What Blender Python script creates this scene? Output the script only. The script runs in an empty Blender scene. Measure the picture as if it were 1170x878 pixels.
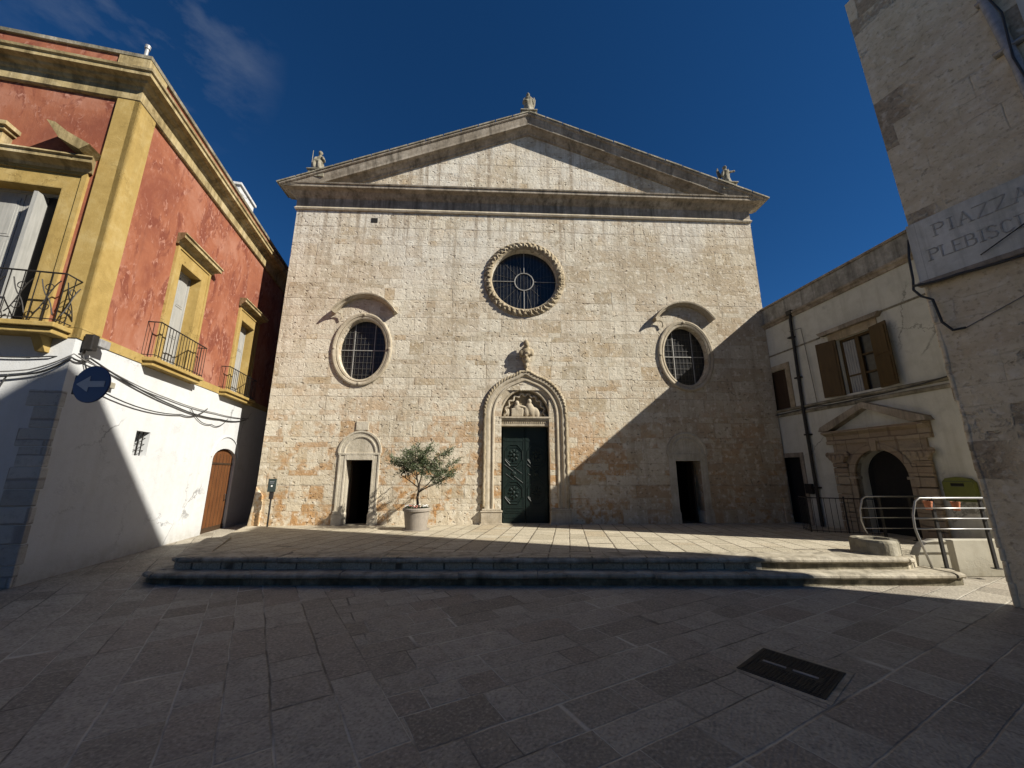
import bpy, bmesh, math, random
from mathutils import Vector, Matrix, Euler
from mathutils.geometry import tessellate_polygon
random.seed(7)
PI = math.pi
scene = bpy.context.scene
col = scene.collection

# ------------------------------------------------------------------ camera, sky, sun, exposure
cam = bpy.data.cameras.new('camera'); cam_o = bpy.data.objects.new('camera', cam); col.objects.link(cam_o)
cam.sensor_width = 36.0; cam.lens = 440.0 / 1170.0 * 36.0
cam.clip_start = 0.05; cam.clip_end = 2000
cam_o.location = (0, 0, 1.6); cam_o.rotation_euler = (math.radians(103.0), 0, 0)
scene.camera = cam_o

SUN_H = Vector((0.922, -0.387, 0)).normalized()
SUN_EL = math.radians(35.1)
SUN_DIR = Vector((SUN_H.x * math.cos(SUN_EL), SUN_H.y * math.cos(SUN_EL), math.sin(SUN_EL)))
world = bpy.data.worlds.new('World'); scene.world = world; world.use_nodes = True
wn = world.node_tree; wn.nodes.clear()
w_out = wn.nodes.new('ShaderNodeOutputWorld'); w_bg = wn.nodes.new('ShaderNodeBackground')
sky = wn.nodes.new('ShaderNodeTexSky'); sky.sky_type = 'NISHITA'; sky.sun_disc = False
sky.sun_elevation = SUN_EL; sky.sun_rotation = math.atan2(SUN_H.x, SUN_H.y)
sky.altitude = 1200; sky.air_density = 0.7; sky.dust_density = 0.0; sky.ozone_density = 6.0
w_bg.inputs['Strength'].default_value = 0.05
# wisps of cloud, mixed into the sky by direction
wtc = wn.nodes.new('ShaderNodeTexCoord')
wmap = wn.nodes.new('ShaderNodeMapping'); wmap.inputs['Scale'].default_value = (3.0, 3.0, 7.0)
wmap.inputs['Rotation'].default_value = (0, 0.5, 0); wmap.inputs['Location'].default_value = (0.35, 0.2, 0.0)
wno = wn.nodes.new('ShaderNodeTexNoise'); wno.inputs['Scale'].default_value = 1.5; wno.inputs['Detail'].default_value = 7; wno.inputs['Roughness'].default_value = 0.6
wdot = wn.nodes.new('ShaderNodeVectorMath'); wdot.operation = 'DOT_PRODUCT'
wdot.inputs[1].default_value = Vector((-0.568, 0.458, 0.694)).normalized()
wr1 = wn.nodes.new('ShaderNodeMapRange'); wr1.inputs['From Min'].default_value = 0.982; wr1.inputs['From Max'].default_value = 1.0
wr2 = wn.nodes.new('ShaderNodeMapRange'); wr2.inputs['From Min'].default_value = 0.44; wr2.inputs['From Max'].default_value = 0.78
wmul = wn.nodes.new('ShaderNodeMath'); wmul.operation = 'MULTIPLY'
wmul2 = wn.nodes.new('ShaderNodeMath'); wmul2.operation = 'MULTIPLY'; wmul2.inputs[1].default_value = 0.6
wmix = wn.nodes.new('ShaderNodeMix'); wmix.data_type = 'RGBA'
wmix.inputs['B'].default_value = (2.6, 3.0, 3.7, 1)
whs = wn.nodes.new('ShaderNodeHueSaturation'); whs.inputs['Saturation'].default_value = 1.18; whs.inputs['Value'].default_value = 0.90
L = wn.links.new
L(wtc.outputs['Generated'], wmap.inputs[0]); L(wmap.outputs[0], wno.inputs['Vector'])
L(wtc.outputs['Generated'], wdot.inputs[0]); L(wdot.outputs['Value'], wr1.inputs['Value'])
L(wno.outputs['Fac'], wr2.inputs['Value']); L(wr1.outputs[0], wmul.inputs[0]); L(wr2.outputs[0], wmul.inputs[1])
L(wmul.outputs[0], wmul2.inputs[0]); L(wmul2.outputs[0], wmix.inputs['Factor'])
L(sky.outputs[0], whs.inputs['Color']); L(whs.outputs[0], wmix.inputs['A']); L(wmix.outputs['Result'], w_bg.inputs['Color'])
L(w_bg.outputs[0], w_out.inputs[0])

sun = bpy.data.lights.new('sun', 'SUN'); sun_o = bpy.data.objects.new('sun', sun); col.objects.link(sun_o)
sun.energy = 4.7; sun.angle = math.radians(0.53); sun.color = (1.0, 0.945, 0.84)
sun_o.rotation_euler = SUN_DIR.to_track_quat('Z', 'Y').to_euler(); sun_o.location = (30, -10, 30)

vs = scene.view_settings
vs.view_transform = 'Standard'; vs.look = 'None'; vs.gamma = 1.0; vs.use_curve_mapping = False
vs.exposure = 0.95

# ------------------------------------------------------------------ mesh helpers
class MB:
    def __init__(s): s.v = []; s.f = []
    def add(s, vs_, fs):
        o = len(s.v); s.v += [tuple(v) for v in vs_]; s.f += [tuple(i + o for i in f) for f in fs]
    def box(s, x0, x1, y0, y1, z0, z1):
        s.add([(x0,y0,z0),(x1,y0,z0),(x1,y1,z0),(x0,y1,z0),(x0,y0,z1),(x1,y0,z1),(x1,y1,z1),(x0,y1,z1)],
              [(0,3,2,1),(4,5,6,7),(0,1,5,4),(1,2,6,5),(2,3,7,6),(3,0,4,7)])
        return s
    def obox(s, c, size, mat):
        hx, hy, hz = [k / 2 for k in size]; pts = []
        for z in (-hz, hz):
            for x, y in ((-hx,-hy),(hx,-hy),(hx,hy),(-hx,hy)):
                pts.append(Vector(c) + mat @ Vector((x, y, z)))
        s.add(pts, [(0,3,2,1),(4,5,6,7),(0,1,5,4),(1,2,6,5),(2,3,7,6),(3,0,4,7)]); return s
    def prism(s, poly, y0, y1):                    # polygon in (x,z) extruded along y
        n = len(poly)
        s.add([(x, y0, z) for x, z in poly] + [(x, y1, z) for x, z in poly],
              [tuple(range(n)), tuple(range(2*n-1, n-1, -1))] + [(i, i+n, (i+1) % n + n, (i+1) % n) for i in range(n)])
        return s
    def prism_z(s, poly, z0, z1):                  # polygon in (x,y) extruded along z
        n = len(poly)
        s.add([(x, y, z0) for x, y in poly] + [(x, y, z1) for x, y in poly],
              [tuple(range(n-1, -1, -1)), tuple(range(n, 2*n))] + [(i, (i+1) % n, (i+1) % n + n, i+n) for i in range(n)])
        return s
    def prism_x(s, poly, x0, x1):                  # polygon in (y,z) extruded along x
        n = len(poly)
        s.add([(x0, y, z) for y, z in poly] + [(x1, y, z) for y, z in poly],
              [tuple(range(n)), tuple(range(2*n-1, n-1, -1))] + [(i, i+n, (i+1) % n + n, (i+1) % n) for i in range(n)])
        return s
    def tube(s, path, r, n=8, twist=None, closed=False):
        P = [Vector(p) for p in path]; m = len(P); rings = []
        up = Vector((0, 0, 1)); acc = 0.0; prev = None
        for i in range(m):
            if closed: d = P[(i+1) % m] - P[i-1]
            else: d = P[min(i+1, m-1)] - P[max(i-1, 0)]
            d = d.normalized() if d.length > 1e-9 else Vector((0,0,1))
            if prev is None:
                a = d.cross(up)
                if a.length < 0.05: a = d.cross(Vector((0, 1, 0)))
            else:
                a = prev - d * prev.dot(d)
                if a.length < 1e-6: a = d.cross(up)
            a.normalize(); b = d.cross(a); prev = a
            if i: acc += (P[i] - P[i-1]).length
            rr = r(i / max(1, m-1)) if callable(r) else r
            ring = []
            for k in range(n):
                t = 2*PI*k/n; q = rr
                if twist: q = rr * (1 + twist[1] * math.sin(twist[2]*t + acc * twist[0]))
                ring.append(P[i] + a * (q*math.cos(t)) + b * (q*math.sin(t)))
            rings.append(ring)
        fs = []; cnt = m if closed else m-1
        for i in range(cnt):
            j = (i+1) % m
            for k in range(n):
                fs.append((i*n+k, i*n+(k+1) % n, j*n+(k+1) % n, j*n+k))
        if not closed:
            fs.append(tuple(range(n-1, -1, -1))); fs.append(tuple((m-1)*n+k for k in range(n)))
        s.add([p for ring in rings for p in ring], fs); return s
    def lathe(s, prof, cx=0, cy=0, n=32, wob=None):
        vs_ = []; m = len(prof)
        for r, z in prof:
            for k in range(n):
                t = 2*PI*k/n; q = r * (1 + (wob(t, z) if wob else 0))
                vs_.append((cx + q*math.cos(t), cy + q*math.sin(t), z))
        fs = [(i*n+k, i*n+(k+1) % n, (i+1)*n+(k+1) % n, (i+1)*n+k) for i in range(m-1) for k in range(n)]
        fs += [tuple(range(n-1, -1, -1)), tuple((m-1)*n+k for k in range(n))]
        s.add(vs_, fs); return s
    def ell(s, c, r, n=14, m=9, mat=None):
        vs_ = []; M = mat or Matrix.Identity(3)
        for i in range(m+1):
            ph = PI*i/m
            for k in range(n):
                t = 2*PI*k/n
                vs_.append(Vector(c) + M @ Vector((r[0]*math.sin(ph)*math.cos(t), r[1]*math.sin(ph)*math.sin(t), r[2]*math.cos(ph))))
        s.add(vs_, [(i*n+k, (i+1)*n+k, (i+1)*n+(k+1) % n, i*n+(k+1) % n) for i in range(m) for k in range(n)]); return s
    def sweep(s, path, prof, closed=False, bump=None):
        # path: list of (x,z, nx,nz) with outward normal in the xz plane; prof: closed loop of (offset along normal, y)
        m = len(path); k = len(prof); vs_ = []
        for i, (x, z, nx, nz) in enumerate(path):
            for j, (o, y) in enumerate(prof):
                if bump: o, y = bump(i, j, o, y)
                vs_.append((x + nx*o, y, z + nz*o))
        fs = []
        for i in range(m if closed else m-1):
            a = i; b = (i+1) % m
            for j in range(k):
                fs.append((a*k+j, a*k+(j+1) % k, b*k+(j+1) % k, b*k+j))
        if not closed:
            fs.append(tuple(range(k))); fs.append(tuple((m-1)*k + j for j in range(k-1, -1, -1)))
        s.add(vs_, fs); return s
    def build(s, name, mat, parent=None, smooth=False, bevel=0, remesh=0, jitter=0, loc=None):
        me = bpy.data.meshes.new(name); bm = bmesh.new()
        vl = [bm.verts.new(v) for v in s.v]
        for f in s.f:
            try: bm.faces.new([vl[i] for i in f])
            except ValueError: pass
        bmesh.ops.remove_doubles(bm, verts=bm.verts, dist=1e-5)
        bmesh.ops.recalc_face_normals(bm, faces=bm.faces)
        if jitter:
            for v in bm.verts: v.co += Vector((random.uniform(-1,1), random.uniform(-1,1), random.uniform(-1,1))) * jitter
        bm.to_mesh(me); bm.free()
        o = bpy.data.objects.new(name, me); col.objects.link(o); me.materials.append(mat)
        if parent: o.parent = parent
        if loc: o.location = loc
        if smooth:
            for p in me.polygons: p.use_smooth = True
        if bevel:
            b = o.modifiers.new('bevel', 'BEVEL'); b.width = bevel; b.segments = 2; b.limit_method = 'ANGLE'; b.angle_limit = math.radians(40)
        if remesh:
            r = o.modifiers.new('fuse', 'REMESH'); r.mode = 'VOXEL'; r.voxel_size = remesh; r.use_smooth_shade = True
        return o

def thing(name, label, cat, loc=(0,0,0), rz=0, group=None):
    o = bpy.data.objects.new(name, None); col.objects.link(o); o.empty_display_size = 0.2
    o.location = loc; o.rotation_euler = (0, 0, rz)
    return tag(o, label, cat, group)
def tag(o, label, cat, group=None):
    o['label'] = label; o['category'] = cat
    if group: o['group'] = group
    return o
def setting(o, kind='structure'):
    o['kind'] = kind; return o
def dup(root, loc=None, rz=None, label=None):
    def cp(o, parent):
        c = o.copy(); col.objects.link(c)
        if parent: c.parent = parent
        for ch in list(o.children): cp(ch, c)
        return c
    r = cp(root, None)
    if loc: r.location = loc
    if rz is not None: r.rotation_euler = (0, 0, rz)
    if label: r['label'] = label
    return r

def arc(cx, cz, rx, rz, a0, a1, n):
    out = []
    for i in range(n+1):
        t = a0 + (a1-a0)*i/n
        x = cx + rx*math.cos(t); z = cz + rz*math.sin(t)
        nx, nz = math.cos(t)/rx, math.sin(t)/rz; l = math.hypot(nx, nz)
        out.append((x, z, nx/l, nz/l))
    return out
def ring(cx, cz, rx, rz, n):
    return arc(cx, cz, rx, rz, 0, 2*PI*(n-1)/n, n-1)
def xz(path): return [(p[0], p[1]) for p in path]
def arch_path(x0, x1, zb, zs, rise, n=24, pointed=0.0):
    # jamb up the right side, over the arch, down the left side; with outward normals
    c = (x0+x1)/2; r = (x1-x0)/2; out = []
    for i in range(7): out.append((x1, zb + (zs-zb)*i/6, 1, 0))
    for i in range(1, n):
        t = PI*i/n; x = c + r*math.cos(t); z = zs + rise*math.sin(t)
        z += pointed * math.exp(-((t-PI/2)/0.16)**2)
        out.append([x, z, math.cos(t), math.sin(t)])
    k0 = 7
    for i in range(k0, len(out)):
        a = out[i-1]; b = out[i+1] if i+1 < len(out) else (x0, zs)
        tx, tz = b[0]-a[0], b[1]-a[1]; l = math.hypot(tx, tz); out[i] = (out[i][0], out[i][1], tz/l, -tx/l)
    for i in range(7): out.append((x0, zs + (zb-zs)*i/6, -1, 0))
    return out

def wall_holes(mb, outer, holes, y=0.0, depth=0.4):
    loops = [outer] + holes
    tris = tessellate_polygon([[Vector((x, z, 0)) for x, z in lp] for lp in loops])
    flat = [p for lp in loops for p in lp]
    mb.add([(x, y, z) for x, z in flat], [tuple(t) for t in tris])
    for h in holes:
        n = len(h)
        mb.add([(x, y, z) for x, z in h] + [(x, y+depth, z) for x, z in h], [(i, (i+1) % n, (i+1) % n + n, i+n) for i in range(n)])

# ------------------------------------------------------------------ material helpers
class NB:
    def __init__(s, name):
        s.m = bpy.data.materials.new(name); s.m.use_nodes = True; s.t = s.m.node_tree; s.t.nodes.clear()
        s.out = s.t.nodes.new('ShaderNodeOutputMaterial'); s.b = s.t.nodes.new('ShaderNodeBsdfPrincipled')
        s.t.links.new(s.b.outputs[0], s.out.inputs[0])
        s.tc = s.t.nodes.new('ShaderNodeTexCoord')
    def put(s, sock, v):
        if isinstance(v, bpy.types.NodeSocket): s.t.links.new(v, sock)
        elif v is not None: sock.default_value = v
    def m_(s, op, a, b=None, c=None, clamp=False):
        n = s.t.nodes.new('ShaderNodeMath'); n.operation = op; n.use_clamp = clamp
        s.put(n.inputs[0], a); s.put(n.inputs[1], b); s.put(n.inputs[2], c); return n.outputs[0]
    def mul(s, a, b): return s.m_('MULTIPLY', a, b)
    def plus(s, a, b): return s.m_('ADD', a, b)
    def obj(s): return s.tc.outputs['Object']
    def scale(s, v, k):
        n = s.t.nodes.new('ShaderNodeMapping'); s.put(n.inputs[0], v)
        n.inputs['Scale'].default_value = k if isinstance(k, tuple) else (k, k, k); return n.outputs[0]
    def rot(s, v, a):
        n = s.t.nodes.new('ShaderNodeMapping'); s.put(n.inputs[0], v); n.inputs['Rotation'].default_value = (0, 0, a); return n.outputs[0]
    def sep(s, v):
        n = s.t.nodes.new('ShaderNodeSeparateXYZ'); s.put(n.inputs[0], v); return n.outputs
    def comb(s, x, y, z=0.0):
        n = s.t.nodes.new('ShaderNodeCombineXYZ'); s.put(n.inputs[0], x); s.put(n.inputs[1], y); s.put(n.inputs[2], z); return n.outputs[0]
    def noise(s, v, sc, det=5, rough=0.6, dist=0.0):
        n = s.t.nodes.new('ShaderNodeTexNoise'); s.put(n.inputs['Vector'], v); n.inputs['Scale'].default_value = sc
        n.inputs['Detail'].default_value = det; n.inputs['Roughness'].default_value = rough; n.inputs['Distortion'].default_value = dist
        return n.outputs['Fac']
    def voro(s, v, sc, feat='F1'):
        n = s.t.nodes.new('ShaderNodeTexVoronoi'); s.put(n.inputs['Vector'], v); n.inputs['Scale'].default_value = sc; n.feature = feat
        return n.outputs['Distance']
    def wave(s, v, sc, dist=2.0, direc='X'):
        n = s.t.nodes.new('ShaderNodeTexWave'); s.put(n.inputs['Vector'], v); n.inputs['Scale'].default_value = sc
        n.inputs['Distortion'].default_value = dist; n.bands_direction = direc; n.inputs['Detail'].default_value = 3; return n.outputs['Fac']
    def white(s, a, b):
        n = s.t.nodes.new('ShaderNodeTexWhiteNoise'); n.noise_dimensions = '2D'; s.put(n.inputs['Vector'], s.comb(a, b)); return n.outputs['Value'], n.outputs['Color']
    def ramp(s, f, stops, interp='LINEAR'):
        n = s.t.nodes.new('ShaderNodeValToRGB'); s.put(n.inputs[0], f); cr = n.color_ramp; cr.interpolation = interp
        while len(cr.elements) < len(stops): cr.elements.new(0.5)
        for e, (p, c) in zip(cr.elements, stops): e.position = p; e.color = (*c, 1)
        return n.outputs['Color']
    def rng(s, f, a, b, c=0.0, d=1.0, smooth=False):
        n = s.t.nodes.new('ShaderNodeMapRange'); s.put(n.inputs['Value'], f)
        n.inputs['From Min'].default_value = a; n.inputs['From Max'].default_value = b
        n.inputs['To Min'].default_value = c; n.inputs['To Max'].default_value = d
        if smooth: n.interpolation_type = 'SMOOTHSTEP'
        return n.outputs[0]
    def mix(s, f, a, b, mode='MIX'):
        n = s.t.nodes.new('ShaderNodeMix'); n.data_type = 'RGBA'; n.blend_type = mode
        s.put(n.inputs['Factor'], f)
        for k, v in (('A', a), ('B', b)):
            if isinstance(v, tuple) and len(v) == 3: v = (*v, 1)
            s.put(n.inputs[k], v)
        return n.outputs['Result']
    def bump(s, h, strength=0.5, dist=0.01):
        n = s.t.nodes.new('ShaderNodeBump'); n.inputs['Strength'].default_value = strength; n.inputs['Distance'].default_value = dist
        s.put(n.inputs['Height'], h); s.t.links.new(n.outputs[0], s.b.inputs['Normal'])
    def fin(s, color=None, rough=0.85, metal=0.0, spec=0.3):
        if isinstance(color, tuple) and len(color) == 3: color = (*color, 1)
        s.put(s.b.inputs['Base Color'], color); s.put(s.b.inputs['Roughness'], rough); s.b.inputs['Metallic'].default_value = metal
        s.b.inputs['Specular IOR Level'].default_value = spec
        return s.m
    def ashlar(s, u, v, h, w, mort, warp=0.25, wob=0.012):
        # rows of blocks with uneven heights and widths; returns random values, joint mask, local coordinates
        wv = s.noise(s.comb(u, v), 1.3, 4)
        u = s.plus(u, s.mul(s.m_('SUBTRACT', wv, 0.5), wob*4)); wv2 = s.noise(s.comb(v, u), 1.7, 4)
        v = s.plus(v, s.mul(s.m_('SUBTRACT', wv2, 0.5), wob*4))
        vr = s.m_('DIVIDE', v, h)
        vr = s.plus(vr, s.mul(s.m_('SINE', s.mul(vr, 1.9)), warp))
        row = s.m_('FLOOR', vr); fy = s.m_('FRACT', vr)
        rr, _ = s.white(row, 3.7)
        ur = s.plus(s.m_('DIVIDE', u, s.mul(s.plus(s.mul(rr, 0.6), 0.7), w)), s.mul(rr, 17.3))
        ur = s.plus(ur, s.mul(s.m_('SINE', s.plus(s.mul(ur, 2.3), s.mul(rr, 40))), 0.3))
        c = s.m_('FLOOR', ur); fx = s.m_('FRACT', ur)
        r1, rc = s.white(c, row)
        dx = s.mul(s.m_('MINIMUM', fx, s.m_('SUBTRACT', 1.0, fx)), w)
        dy = s.mul(s.m_('MINIMUM', fy, s.m_('SUBTRACT', 1.0, fy)), h)
        d = s.m_('MINIMUM', dx, dy)
        rgb = s.t.nodes.new('ShaderNodeSeparateColor'); s.t.links.new(rc, rgb.inputs[0])
        face = s.rng(d, mort*0.4, mort*1.6, 0, 1, True)
        tilt = s.plus(s.mul(s.m_('SUBTRACT', rgb.outputs[1], 0.5), s.m_('SUBTRACT', fx, 0.5)), s.mul(s.m_('SUBTRACT', rgb.outputs[2], 0.5), s.m_('SUBTRACT', fy, 0.5)))
        return dict(r=r1, g=rgb.outputs[1], b=rgb.outputs[2], face=face, tilt=tilt, d=d)

def mat_facade():
    s = NB('facade_limestone'); p = s.obj(); x, y, z = s.sep(p)
    a = s.ashlar(x, z, 0.245, 0.50, 0.006, .42)
    base = s.ramp(a['r'], [(0, (.36,.295,.20)), (.18, (.50,.445,.345)), (.6, (.58,.53,.43)), (.85, (.52,.45,.34)), (1, (.38,.29,.18))])
    big = s.noise(p, 0.33, 5, 0.6); mid = s.noise(p, 1.6, 7, 0.7); mid2 = s.noise(p, 3.7, 4, .6, .4); fine = s.noise(p, 13, 3, 0.6)
    c = s.mix(s.rng(mid, .40, .66, 0, .7), base, (.55,.515,.43))
    low = s.rng(z, 4.8, 0.4, 0, 1, True)
    blot = s.rng(s.plus(s.mul(mid2, .62), s.plus(s.mul(a['g'], .22), s.mul(big, .28))), .54, .64, 0, 1)
    c = s.mix(s.mul(s.plus(s.mul(low, .95), .12), blot), c, (.37,.185,.065))
    c = s.mix(s.mul(low, s.rng(big, .35, .65, .12, .45)), c, (.52,.405,.245))
    # browner weathering in broad patches high up, paler and greyer between them
    brown = s.mul(s.rng(s.plus(s.mul(big, .6), s.mul(mid, .4)), .50, .60, 0, 1), s.rng(a['b'], .1, .8, .35, 1))
    c = s.mix(s.mul(brown, s.rng(z, 4.0, 6.5, .3, .7)), c, (.33,.26,.17))
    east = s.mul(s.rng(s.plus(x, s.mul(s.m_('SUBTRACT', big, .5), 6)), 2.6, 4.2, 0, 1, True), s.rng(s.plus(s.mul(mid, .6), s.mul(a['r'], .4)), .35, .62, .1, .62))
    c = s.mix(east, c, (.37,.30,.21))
    c = s.mix(s.mul(s.rng(z, 6.0, 9.5, 0, 1), s.rng(big, .55, .42, 0, .55)), c, (.57,.555,.51))
    strk = s.noise(s.scale(p, (2.6, 1, .2)), 1.0, 7, .7)
    c = s.mix(s.rng(strk, .50, .68, 0, .6), c, (.29,.235,.165))
    run = s.mul(s.rng(s.noise(s.scale(p, (5, 1, .12)), 1.0, 4, .6), .50, .64, 0, .75), s.rng(z, 7.6, 9.9, 0, 1, True)); c = s.mix(run, c, (.25,.20,.145))
    pit = s.rng(s.noise(s.scale(p, (1, 1, 1.35)), 9.0, 1.5, .5), .60, .70, 0, 1)
    pitm = s.mul(pit, s.rng(s.noise(p, 1.3, 4), .40, .60, .22, 1))
    c = s.mix(s.mul(pitm, .7), c, (.13,.10,.07))
    speck = s.rng(s.noise(p, 15, 2, .6), .57, .72, 0, .5); c = s.mix(speck, c, (.24,.19,.13))
    lite = s.rng(s.noise(p, 6.5, 3, .6), .54, .68, 0, .65); c = s.mix(lite, c, (.67,.62,.52))
    gap = s.mul(s.rng(a['face'], 0, 1, 1, 0), s.rng(mid2, .35, .62, .1, 1))
    c = s.mix(s.mul(gap, .7), c, s.mix(s.rng(mid, .45, .6), (.17,.135,.095), (.50,.45,.37)))
    h = s.plus(s.mul(a['face'], .22), s.plus(s.mul(a['r'], .28), s.mul(a['tilt'], .8)))
    h = s.plus(h, s.plus(s.mul(fine, .75), s.mul(pitm, -.9)))
    h = s.plus(h, s.plus(s.mul(s.noise(p, 6, 3, .6), .75), s.mul(s.noise(p, 28, 2, .6), .30)))
    s.bump(h, .9, .019)
    return s.fin(c, .92, 0, .12)
def mat_trim(name, c1, c2, c3, rough=.88, bs=.5, streak=0.0):
    s = NB(name); p = s.obj()
    n1 = s.noise(p, 1.8, 5, .6); n2 = s.noise(p, 11, 3, .6)
    c = s.ramp(s.plus(s.mul(n1, .65), s.mul(n2, .35)), [(.30, c1), (.5, c2), (.68, c3)])
    if streak:
        st = s.noise(s.scale(p, (5, 5, .35)), 1.0, 6, .7)
        c = s.mix(s.rng(st, .46, .68, 0, streak), c, tuple(k*.42 for k in c1))
    jo = s.ashlar(s.plus(s.sep(p)[0], s.sep(p)[1]), 0.37, 50, .95, .006)
    c = s.mix(s.rng(jo['face'], 0, 1, .35, 0), c, tuple(k*.6 for k in c1))
    s.bump(s.plus(s.mul(n2, .7), s.mul(s.noise(p, 28, 2), .5)), bs, .014)
    return s.fin(c, rough, 0, .2)
def mat_plaster(name, c1, c2, c3, sc=1.2, bs=.35, streakc=None, dirt=None, rough=.9):
    s = NB(name); p = s.obj(); z = s.sep(p)[2]
    n1 = s.noise(p, sc, 8, .68, .3); n2 = s.noise(p, sc*6, 6, .7); n3 = s.noise(p, 55, 3)
    c = s.ramp(s.plus(s.mul(n1, .6), s.mul(n2, .4)), [(.30, c1), (.5, c2), (.70, c3)])
    if streakc:
        st = s.noise(s.scale(p, (3, 3, .3)), 1.1, 7, .7)
        c = s.mix(s.rng(st, .50, .74, 0, .6), c, streakc)
    if dirt:
        c = s.mix(s.mul(s.rng(z, dirt[1], dirt[2], 0, 1, True), s.rng(n2, .3, .65, .2, .9)), c, dirt[0])
    ck = s.t.nodes.new('ShaderNodeTexVoronoi'); ck.feature = 'DISTANCE_TO_EDGE'; ck.inputs['Scale'].default_value = .8
    wob = s.t.nodes.new('ShaderNodeVectorMath'); wob.operation = 'ADD'; s.put(wob.inputs[0], p); s.put(wob.inputs[1], s.comb(s.mul(n2, .5), s.mul(n1, .4), s.mul(n2, .6))); s.put(ck.inputs['Vector'], wob.outputs[0])
    crack = s.mul(s.rng(ck.outputs['Distance'], .012, .003, 0, 1), s.rng(s.noise(p, .55, 3), .52, .60, 0, .8))
    c = s.mix(crack, c, tuple(k*.45 for k in c1))
    patch = s.rng(s.noise(p, 1.9, 7, .7, .4), .58, .62, 0, .35); c = s.mix(patch, c, tuple(k*.8 for k in c2))
    s.bump(s.plus(s.plus(s.mul(n2, .6), s.mul(patch, -.7)), s.plus(s.mul(n3, .3), n1)), bs, .012)
    return s.fin(c, rough, 0, .2)
def mat_red():
    s = NB('red_plaster'); p = s.obj(); z = s.sep(p)[2]
    n1 = s.noise(p, .7, 8, .65, .5); n2 = s.noise(s.scale(p, (1,1,.5)), 2.2, 6, .66, .9); n3 = s.noise(s.scale(p, (1.4,1.4,.7)), 9, 4, .62, .8); n4 = s.noise(p, 60, 3)
    c = s.ramp(n1, [(.36, (.19,.062,.038)), (.50, (.262,.096,.054)), (.64, (.315,.145,.098))])
    c = s.mix(s.rng(n2, .51, .60, 0, .8), c, (.145,.042,.028))
    c = s.mix(s.mul(s.rng(n3, .54, .62, 0, .9), s.rng(n2, .46, .58, .1, 1)), c, (.37,.19,.14))
    c = s.mix(s.rng(s.noise(s.scale(p, (4,4,.3)), 1.0, 7, .7), .54, .72, 0, .5), c, (.15,.055,.038))
    s.bump(s.plus(s.mul(n3, .7), s.plus(s.mul(n4, .3), s.mul(n2, .6))), .5, .012)
    return s.fin(c, .9, 0, .15)
def mat_paving(name, cols, ang, h, w, mort, joint, zone=None, tool=0.5, rough=.75, spec=.35, joint2=None):
    s = NB(name); p = s.obj(); x0, y0, _ = s.sep(p)
    def lay(angle, hh, ww):
        q = s.rot(p, angle); x, y, _ = s.sep(q); return s.ashlar(x, y, hh, ww, mort, .12, .010)
    a = lay(ang, h, w)
    r, g, face, tilt = a['r'], a['g'], a['face'], a['tilt']
    if zone:
        b = lay(zone[0], zone[1], zone[2])
        msk = s.m_('GREATER_THAN', s.plus(x0, s.mul(y0, zone[4])), zone[3])
        def sel(k1, k2):
            n = s.t.nodes.new('ShaderNodeMix'); n.data_type = 'FLOAT'; s.put(n.inputs['Factor'], msk); s.put(n.inputs['A'], k1); s.put(n.inputs['B'], k2); return n.outputs['Result']
        r, g, face, tilt = sel(r, b['r']), sel(g, b['g']), sel(face, b['face']), sel(tilt, b['tilt'])
    c = s.ramp(r, cols)
    n1 = s.noise(p, .8, 6, .6); n2 = s.noise(p, 7, 5, .65); n3 = s.noise(p, 38, 2, .6); n4 = s.noise(p, 2.6, 6, .7)
    m0 = cols[1][1]
    c = s.mix(s.rng(n1, .40, .7, 0, .3), c, m0)
    c = s.mix(s.rng(n4, .48, .70, 0, .5), c, tuple(k*.62 for k in m0))
    c = s.mix(s.rng(n2, .48, .72, 0, .45), c, tuple(k*.55 for k in m0))
    c = s.mix(s.rng(n3, .52, .74, 0, .6), c, tuple(min(1, k*1.6) for k in m0))
    c = s.mix(s.rng(n3, .47, .30, 0, .6), c, tuple(k*.4 for k in m0))
    blot = s.rng(s.voro(p, 1.7), .05, .0, 0, .8)
    c = s.mix(blot, c, (.02, .02, .02))
    jm = s.mul(s.rng(face, 0, 1, 1, 0), s.rng(s.noise(p, 3.1, 5, .7), .34, .52, .4, 1))
    c = s.mix(s.mul(jm, .9), c, s.mix(s.rng(s.noise(p, .7, 3), .46, .56, 0, 1), joint, joint2 or joint))
    ww = s.wave(s.rot(p, .6), 9, 9)
    hgt = s.plus(s.mul(face, .5), s.plus(s.mul(r, .3), s.mul(tilt, .7)))
    hgt = s.plus(hgt, s.plus(s.mul(ww, .30*tool), s.plus(s.mul(n2, .6), s.mul(n3, .9*tool))))
    s.bump(hgt, .85, .012)
    return s.fin(c, s.rng(n2, .3, .7, rough-.15, rough+.12), 0, spec)
def mat_plain(name, c, rough=.6, metal=0.0, var=.25, spec=.4, bs=.15, sc=12):
    s = NB(name); p = s.obj(); n1 = s.noise(p, sc, 5, .65)
    cc = s.ramp(n1, [(.3, tuple(k*(1-var) for k in c)), (.7, tuple(min(1, k*(1+var)) for k in c))])
    if bs: s.bump(n1, bs, .006)
    return s.fin(cc, rough, metal, spec)
def mat_wood(name, c1, c2, rough=.6, axis=(14, 14, 1.2)):
    s = NB(name); p = s.obj(); n1 = s.noise(s.scale(p, axis), 1.5, 6, .65, .6); n2 = s.noise(p, 3, 4)
    c = s.ramp(s.plus(s.mul(n1, .7), s.mul(n2, .3)), [(.32, c1), (.66, c2)])
    s.bump(n1, .3, .006); return s.fin(c, rough, 0, .35)
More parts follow.
